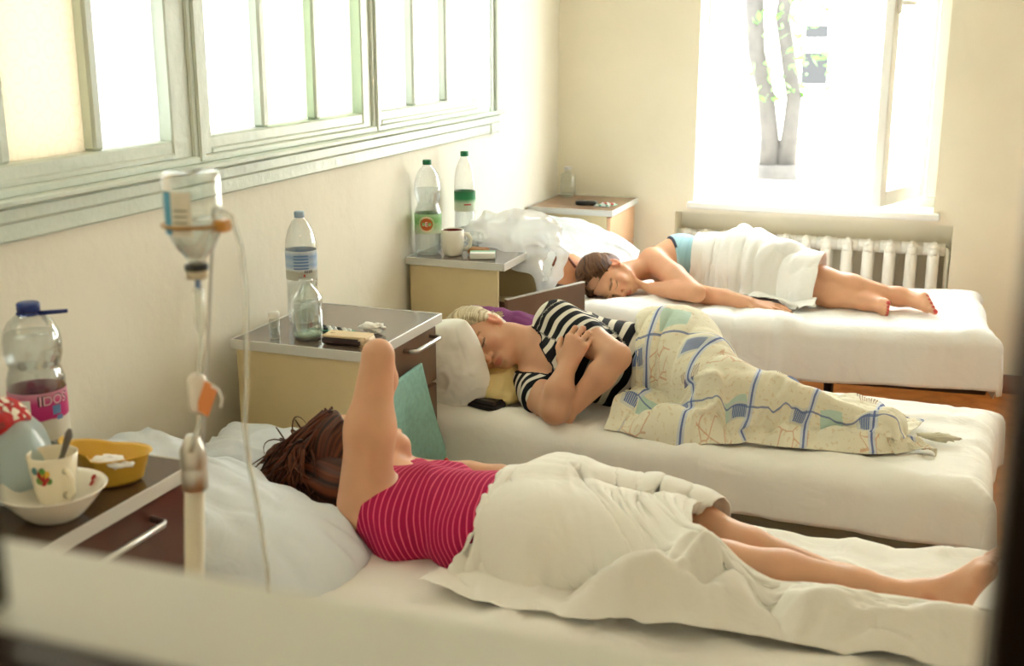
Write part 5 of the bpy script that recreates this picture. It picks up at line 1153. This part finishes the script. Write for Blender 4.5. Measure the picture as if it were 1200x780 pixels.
for i in range(16):
    s0 = np.array((random.uniform(.42, .5), random.uniform(2.30, 2.42), .67)); e = np.array((random.uniform(.36, .46), random.uniform(2.30, 2.44), random.uniform(.62, .74))); paths.append((bez([s0, (s0 + e) / 2 + np.array((-.03, 0, .04)), e, e + np.array((.02, 0, -.03))]), .0022, .0006))
mb, st = locks(paths); link_mesh('hair_strands', np.array(mb.v), mb.f, M_darkh, p1, floats={'strand': st})
# ------------------------------------------------------------------ coverings, settled by a small cloth solver
def cloth(name, P, Q, m, label, cat, th=.0025, uv=None, sub=1, mask=None):
    ny, nx = P.shape[:2]; o = link_mesh(name, P.reshape(-1, 3), grid_faces(ny, nx, mask), m); o.data.materials[0]
    if uv is not None:
        for i, k in enumerate(('cu', 'cv')): a = o.data.attributes.new(k, 'FLOAT', 'POINT'); a.data.foreach_set('value', uv[..., i].astype(np.float32).ravel())
    s1 = o.modifiers.new('thickness', 'SOLIDIFY'); s1.thickness = th; s1.offset = 1
    if sub: s2 = o.modifiers.new('smooth', 'SUBSURF'); s2.levels = sub; s2.render_levels = sub
    tag(o, label, cat); return o
def sheet_grid(nx, ny, corner, exx, exy, z0=.9, seed=1, amp=.02):
    """corner(s,t) -> x,y start; exx/exy = surplus of cloth over the start shape"""
    s_, t_ = np.meshgrid(np.linspace(0, 1, nx), np.linspace(0, 1, ny)); x, y = corner(s_, t_)
    ds = np.hypot(np.gradient(x, axis=1), np.gradient(y, axis=1)) * (exx(s_, t_) if callable(exx) else exx); dt = np.hypot(np.gradient(x, axis=0), np.gradient(y, axis=0)) * (exy(s_, t_) if callable(exy) else exy)
    qx = np.cumsum(ds, 1) - ds; qy = np.cumsum(dt, 0) - dt; Qc = np.stack([qx, qy], -1)
    z = z0 + amp * fbm(x * 7, y * 7, 0, seed) + amp * .6 * vnoise(x * 18, y * 18, 0, seed + 4)
    return np.stack([x, y, z], -1), Qc
def c1(s_, t_):
    xr = 1.435 + .05 * (1 - t_) + .60 * np.clip((.36 - t_) / .14, 0, 1) ** .8; xl = .905 + .02 * (1 - t_) + .04 * t_
    return xl + (xr - xl) * s_, 1.985 + .60 * t_ + .10 * s_ * (1 - t_)
P, Qc = sheet_grid(124, 84, c1, 1.035, 1.06, .74, 3)
def b1(X):
    X[:, 0] = np.clip(X[:, 0], .905 + .07 * np.clip((X[:, 1] - 2.0) / .4, 0, 1), 2.04); X[:, 1] = np.clip(X[:, 1], 1.93, 2.60)
FX = Field((.9, 2.05, .48), (1.7, 2.6, .80), .008); FX.cap((1.12, 2.28, .595), (1.36, 2.33, .582), .085, .060, .02).cap((1.36, 2.33, .582), (1.47, 2.345, .565), .060, .052, .02); sampX = FX.sampler(1)      # the sheet spans the gap between the knees
P = drape(P, Qc, [samp1, sampX], floor_of(1), steps=100, iters=7, gap=.014, bound=b1)
s_, t_ = np.meshgrid(np.linspace(0, 1, 124), np.linspace(0, 1, 84)); ed = np.clip(t_ / .07, 0, 1) * np.clip((1 - s_) / .04, 0, 1); bw = ed * np.clip((P[..., 0] - 1.22 - .2 * np.clip((P[..., 1] - 2.1) / .1, 0, 1)) / .12, 0, 1) * np.clip((.50 - t_) / .12, 0, 1)
P = folds(P, .017, 2.3, 7, .3, 61, 1 - bw, pleat=True); P = folds(P, .007, 1.2, 14, .25, 64, 1 - bw); yy = np.clip((t_ - .02) / .40, 0, 1); P[..., 2] += bw * (.07 * np.exp(-((P[..., 0] - 1.47) / .08) ** 2) + .012) * np.sin(np.pi * yy) ** .8
P = folds(P, .070, .40, 15, .30, 67, bw, up=True, pleat=True); P = folds(P, .034, -.45, 24, .35, 71, bw, up=True, pleat=True)
lim = .553 + .105 * np.exp(-((P[..., 0] - 1.475) / .085) ** 2) + .075 * np.clip((2.19 - P[..., 1]) / .10, 0, 1); lo_ = bw > .3; P[..., 2] = np.where(lo_, np.minimum(P[..., 2], lim + .35 * np.maximum(P[..., 2] - lim, 0)), P[..., 2])
cloth('cover_sheet', P, Qc, M_sheet2, 'crumpled ivory sheet over the hips of the magenta top sleeper', 'sheet')
def c2_(s_, t_):
    xl = .86 + .13 * np.clip(t_ * 2.2, 0, 1); xr = 1.875 - .05 * np.abs(t_ - .5); yl = 3.115 + .62 * t_; yr = 3.285 + .27 * t_
    x = xl + (xr - xl) * s_; return x, yl + (yr - yl) * np.clip((s_ - .40) / .60, 0, 1) ** 1.6 - .03 * s_ * 0
P, Qc = sheet_grid(130, 90, c2_, 1.10, lambda s, t: 1.14 + .3 * np.clip((.30 - t) / .15, 0, 1), .82, 8)
def b2(X):
    X[:, 0] = np.clip(X[:, 0], .855 + .14 * np.clip((X[:, 1] - 3.13) / .12, 0, 1), 1.90); X[:, 1] = np.clip(X[:, 1], 3.105 - .03 * (X[:, 0] - .9), 3.80)
P = drape(P, Qc, [samp2], floor_of(2), steps=120, iters=7, gap=.013, bound=b2)
s_, t_ = np.meshgrid(np.linspace(0, 1, 130), np.linspace(0, 1, 90)); bw = np.clip((.26 - t_) / .08, 0, 1)
P = folds(P, .012, 1.25, 9, .35, 81, 1 - bw, pleat=True); P = folds(P, .006, .5, 17, .3, 83, 1 - bw, pleat=True); P = folds(P, .042, .25, 9, .5, 84, bw * np.clip(1.1 - .8 * s_, .15, 1) * np.clip(t_ / .05, 0, 1), up=True, pleat=True); P = folds(P, .014, -.6, 18, .4, 88, bw * np.clip(t_ / .05, 0, 1), up=True, pleat=True)
M_pat = bpy.data.materials.new('patchwork_print'); M_pat.use_nodes = True
def build_pat(m):
    nt = m.node_tree; N = nt.nodes; L = nt.links; b = N['Principled BSDF']; b.inputs['Roughness'].default_value = .85; b.inputs['Specular IOR Level'].default_value = .2
    au = N.new('ShaderNodeAttribute'); au.attribute_name = 'cu'; av = N.new('ShaderNodeAttribute'); av.attribute_name = 'cv'
    def M(op, a, b_=None, c=None):
        n = N.new('ShaderNodeMath'); n.operation = op
        for i, v in enumerate((a, b_, c)):
            if v is None: continue
            if isinstance(v, (int, float)): n.inputs[i].default_value = v
            else: L.new(v, n.inputs[i])
        return n.outputs[0]
    U, Vv = au.outputs['Fac'], av.outputs['Fac']
    cx = N.new('ShaderNodeCombineXYZ'); L.new(U, cx.inputs[0]); L.new(Vv, cx.inputs[1])
    no = N.new('ShaderNodeTexNoise'); no.inputs['Scale'].default_value = 90; no.inputs['Detail'].default_value = 4; L.new(cx.outputs[0], no.inputs[0]); ns = no.outputs['Fac']
    fine = N.new('ShaderNodeTexWave'); fine.inputs['Scale'].default_value = 60; fine.inputs['Distortion'].default_value = 1; L.new(cx.outputs[0], fine.inputs[0])
    col = N.new('ShaderNodeRGB'); col.outputs[0].default_value = lin((232, 227, 206)); cur = col.outputs[0]
    def over(fac, rgb, k=1.0):
        nonlocal cur
        x = N.new('ShaderNodeMix'); x.data_type = 'RGBA'; x.inputs[7].default_value = lin(rgb); L.new(cur, x.inputs[6]); L.new(M('MULTIPLY', fac, k), x.inputs[0]); cur = x.outputs[2]
    def box(pu, pv, ou, ov, hu, hv, rot=0):
        fu = M('SUBTRACT', M('FRACT', M('DIVIDE', M('ADD', U, ou), pu)), .5); fv = M('SUBTRACT', M('FRACT', M('DIVIDE', M('ADD', Vv, ov), pv)), .5)
        if rot: a, c = M('ADD', M('MULTIPLY', fu, math.cos(rot) * pu), M('MULTIPLY', fv, math.sin(rot) * pv)), M('ADD', M('MULTIPLY', fu, -math.sin(rot) * pu), M('MULTIPLY', fv, math.cos(rot) * pv))
        else: a, c = M('MULTIPLY', fu, pu), M('MULTIPLY', fv, pv)
        return M('MULTIPLY', M('LESS_THAN', M('ABSOLUTE', a), hu), M('LESS_THAN', M('ABSOLUTE', c), hv))
    over(M('GREATER_THAN', ns, .60), (212, 190, 150), .5)
    over(box(.29, .31, .02, .05, .032, .03, .3), (168, 208, 200), .7)
    over(box(.19, .23, .05, .02, .030, .026, .15), (206, 210, 206), .8)
    over(M('MULTIPLY', box(.19, .23, .05, .02, .021, .019, .15), M('GREATER_THAN', fine.outputs['Fac'], .12)), (92, 116, 172), .92)
    over(box(.29, .27, .17, .19, .019, .016, -.4), (84, 106, 160), .9)
    over(M('MULTIPLY', box(.26, .33, .12, .26, .028, .022, .2), M('GREATER_THAN', fine.outputs['Fac'], .55)), (146, 112, 100), .75)
    vo = N.new('ShaderNodeTexVoronoi'); vo.feature = 'DISTANCE_TO_EDGE'; vo.inputs['Scale'].default_value = 26; L.new(cx.outputs[0], vo.inputs['Vector'])
    over(M('MULTIPLY', M('LESS_THAN', vo.outputs['Distance'], .035), box(.24, .29, .0, .14, .05, .045)), (206, 150, 110), .6)
    over(box(.185, 9, .01, 0, .010, 9), (206, 214, 226), .8); over(box(.185, 9, .01, 0, .0030, 9), (88, 108, 164), .9)
    over(box(9, .26, 0, .02, 9, .0028), (96, 116, 168), .8)
    L.new(cur, b.inputs['Base Color'])
    bp = N.new('ShaderNodeBump'); bp.inputs['Strength'].default_value = .1; bp.inputs['Distance'].default_value = .01; L.new(ns, bp.inputs['Height']); L.new(bp.outputs[0], b.inputs['Normal'])
build_pat(M_pat)
cloth('blanket', P, Qc, M_pat, 'ivory blanket with blue squares and lines over the blonde woman', 'blanket', uv=Qc)
def c3_(s_, t_):
    xl = .845 + .03 * t_; xr = 1.415 - .06 * t_; y0_ = 4.655 + .11 * np.clip((.62 - s_) / .2, 0, 1); return xl + (xr - xl) * s_, y0_ + (5.27 - y0_) * t_ - .02 * s_
P, Qc = sheet_grid(90, 90, c3_, 1.10, 1.08, .84, 15)
def b3(X):
    X[:, 0] = np.clip(X[:, 0], .855, 1.425); X[:, 1] = np.clip(X[:, 1], 4.635 + .11 * np.clip((1.20 - X[:, 0]) / .1, 0, 1), 5.30)
P = drape(P, Qc, [samp3], floor_of(3), steps=100, iters=7, gap=.014, bound=b3)
P = folds(P, .020, 1.9, 9, .3, 91, pleat=True); P = folds(P, .008, 1.1, 16, .3, 94, pleat=True)
cloth('cover_sheet', P, Qc, M_sheet, 'white sheet wrapped over the hips of the sleeper by the radiator', 'sheet')
# small rolled end of the blanket
crumple('towel_end', (1.90, 3.365, .523), (.045, .02, .014), mat('beige_fringe', (206, 200, 176), .95), 'frayed beige cloth end beyond the patterned blanket', 'cloth', 21)
crumple('handkerchief', (.575, 2.235, .523), (.075, .05, .03), M_sheet2, 'small bunched ivory cloth under the dark hair', 'cloth', 24)
